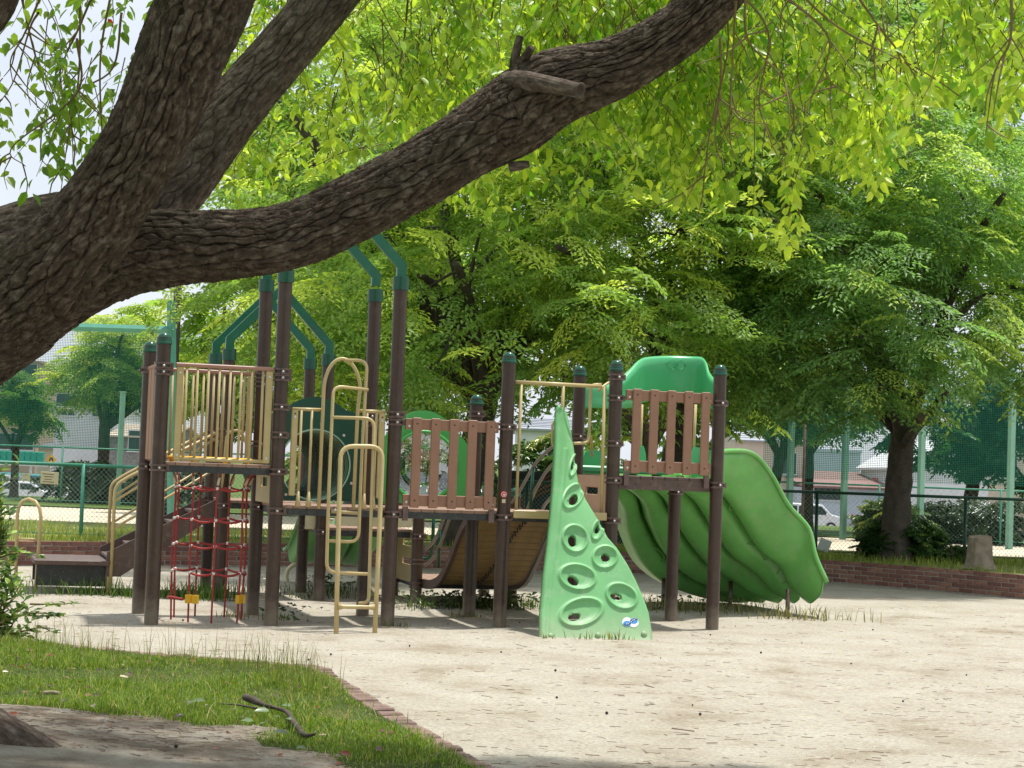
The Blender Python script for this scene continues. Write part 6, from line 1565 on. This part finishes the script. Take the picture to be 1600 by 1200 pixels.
# ---- litter: fallen twigs, leaf scraps, black seeds, a dead branch
lt = MB()
def twig_bit(x, y, z, L, r, mb):
    a = rng.normal(0, .7) if rng.random() < .8 else rng.uniform(0, 6.28); d = np.array([math.cos(a), math.sin(a), 0]) * L / 2; c = np.array([x, y, z + r])
    mb.tube([c - d, c + rng.normal(0, L * .05, 3) * np.array([1, 1, 0]), c + d], r, 3, None, False, False)
for k in range(2400):
    Yd = 8.8 + 13 * rng.random() ** 1.9; x_ = rng.uniform(-.32, .32) * Yd
    if side_of(x_, Yd) > -.1 and Yd < 14.6: continue
    big_ = rng.random() < .008
    twig_bit(x_, Yd, float(sand_z(np.array([x_]), np.array([Yd]))[0]) - .001, rng.uniform(.10, .26) if big_ else rng.uniform(.018, .085), rng.uniform(.0025, .005) if big_ else rng.uniform(.0012, .0026), lt)
tag(lt.build('ground_litter', 'litter'), 'fine twigs and bark scraps scattered over the sand', 'litter', kind='stuff')
lt = MB()
for k in range(2600):
    x_, y_ = rng.uniform(-3.2, 0), rng.uniform(8.7, 11.6)
    if side_of(x_, y_) < .15 or soil_amount(np.array([x_]), np.array([y_]))[0] < .4: continue
    twig_bit(x_, y_, float(lawn_z(np.array([x_]), np.array([y_]))[0]) - .001, rng.uniform(.015, .09), rng.uniform(.001, .0028), lt)
tag(lt.build('soil_litter', 'litter'), 'fallen twigs on the bare earth under the tree', 'litter', kind='stuff')
sd = MB(); prof_s = [(.001, -.011), (.009, -.007), (.0115, 0), (.009, .007), (.001, .011)]
seeds = [(1094, 1116), (948, 1116), (1082, 1103), (1330, 1034), (1189, 1019), (1032, 1029), (1149, 979), (1110, 992), (1411, 1094), (868, 1045), (517, 1022), (482, 1030), (286, 968), (452, 967), (481, 970), (1364, 985), (812, 973), (700, 975), (640, 1010), (1510, 1055), (274, 1190), (870, 1090), (783, 1020), (1253, 1004)]
for i, (px, py) in enumerate(seeds):
    p = gnd(px, py, .008); p.z = (float(sand_z(np.array([p.x]), np.array([p.y]))[0]) if side_of(p.x, p.y) < 0 else float(lawn_z(np.array([p.x]), np.array([p.y]))[0])) + .010
    s0 = random.uniform(.45, .9); sd.lathe([(r_ * s0, z_ * s0) for r_, z_ in prof_s], p, 8)
tag(sd.build('fallen_seeds', 'seed'), 'small black tree seeds lying on the sand', 'seeds', kind='stuff')
# fallen dead branch with withered leaves
q = gnd(430, 1135); fb = empty('fallen_branch', (q.x, q.y, float(lawn_z(np.array([q.x]), np.array([q.y]))[0]))); tag(fb, 'broken dead branch with grey leaves lying on the lawn', 'branch')
fo = np.array(fb.location)
def lg(px, py, dz): p = gnd(px, py, .03); return np.array([p.x, p.y, float(lawn_z(np.array([p.x]), np.array([p.y]))[0]) + dz]) - fo
MB().tube([lg(382, 1112, .075), lg(396, 1116, .07), lg(412, 1121, .06), lg(430, 1123, .05), lg(448, 1130, .05), lg(462, 1148, .04), lg(476, 1162, .03), lg(492, 1166, .05)], np.array([.021, .022, .014, .011, .012, .017, .013, .006]), 9, 40).build('stick', 'dead_wood', fb)
MB().tube([lg(340, 1108, .02), lg(370, 1118, .05), lg(400, 1124, .05)], np.array([.004, .006, .007]), 5, 12).build('side_twig', 'dead_wood', fb)
for (px, py, L_) in ((292, 1118, .09), (300, 1112, .08), (410, 1150, .10), (420, 1128, .09), (432, 1138, .08), (425, 1165, .09), (445, 1140, .07), (462, 1190, .06), (455, 1120, .07), (395, 1146, .07)):
    c = lg(px, py, .05); an = rng.uniform(0, 6.28); P1 = np.array([c]); D1 = np.array([unit(np.array([math.cos(an), math.sin(an), .1]))]); N1 = np.array([unit(np.array([rng.normal(0, .4), -.5, 1]))])
    V, F, T = leaf_oval(P1, D1, N1, np.array([L_]), np.array([L_ * .6]), np.array([[.15, .22, .10]]) * rng.uniform(.8, 1.2)); np_mesh('withered_leaf', V, F, 'leaf_dark', fb, tint=T, smooth=True)
q = gnd(66, 1108); o = MB().tube([(0, 0, .03), (.05, .01, .035), (.10, .0, .03)], .012, 8, 8).build('broken_stick', 'cut_wood'); o.location = (q.x, q.y, float(lawn_z(np.array([q.x]), np.array([q.y]))[0])); tag(o, 'short pale stick lying on the earth at lower left', 'stick')
LPg, LDg, LNg, LLg, LTg = [], [], [], [], []
for k in range(160):
    x_, y_ = rng.uniform(-3.9, -.3), rng.uniform(8.8, 13.4)
    if side_of(x_, y_) < .1: continue
    an = rng.uniform(0, 6.28); LPg.append((x_, y_, float(lawn_z(np.array([x_]), np.array([y_]))[0]) + rng.uniform(.01, .05))); LDg.append(unit(np.array([math.cos(an), math.sin(an), rng.normal(.1, .2)]))); LNg.append(unit(np.array([rng.normal(0, .4), rng.normal(-.3, .3), 1]))); LLg.append(rng.uniform(.035, .075)); LTg.append(np.array([(.20, .10, .05), (.30, .24, .12), (.10, .06, .04), (.22, .06, .03)][rng.integers(4)]) * rng.uniform(.7, 1.3))
V, F, T = leaf_oval(np.array(LPg), np.array(LDg), np.array(LNg), np.array(LLg), np.array(LLg) * .5, np.array(LTg))
tag(np_mesh('fallen_leaves', V, F, 'leaf_dark', tint=T, smooth=True), 'dry brown leaves scattered on the lawn', 'leaves', kind='stuff')
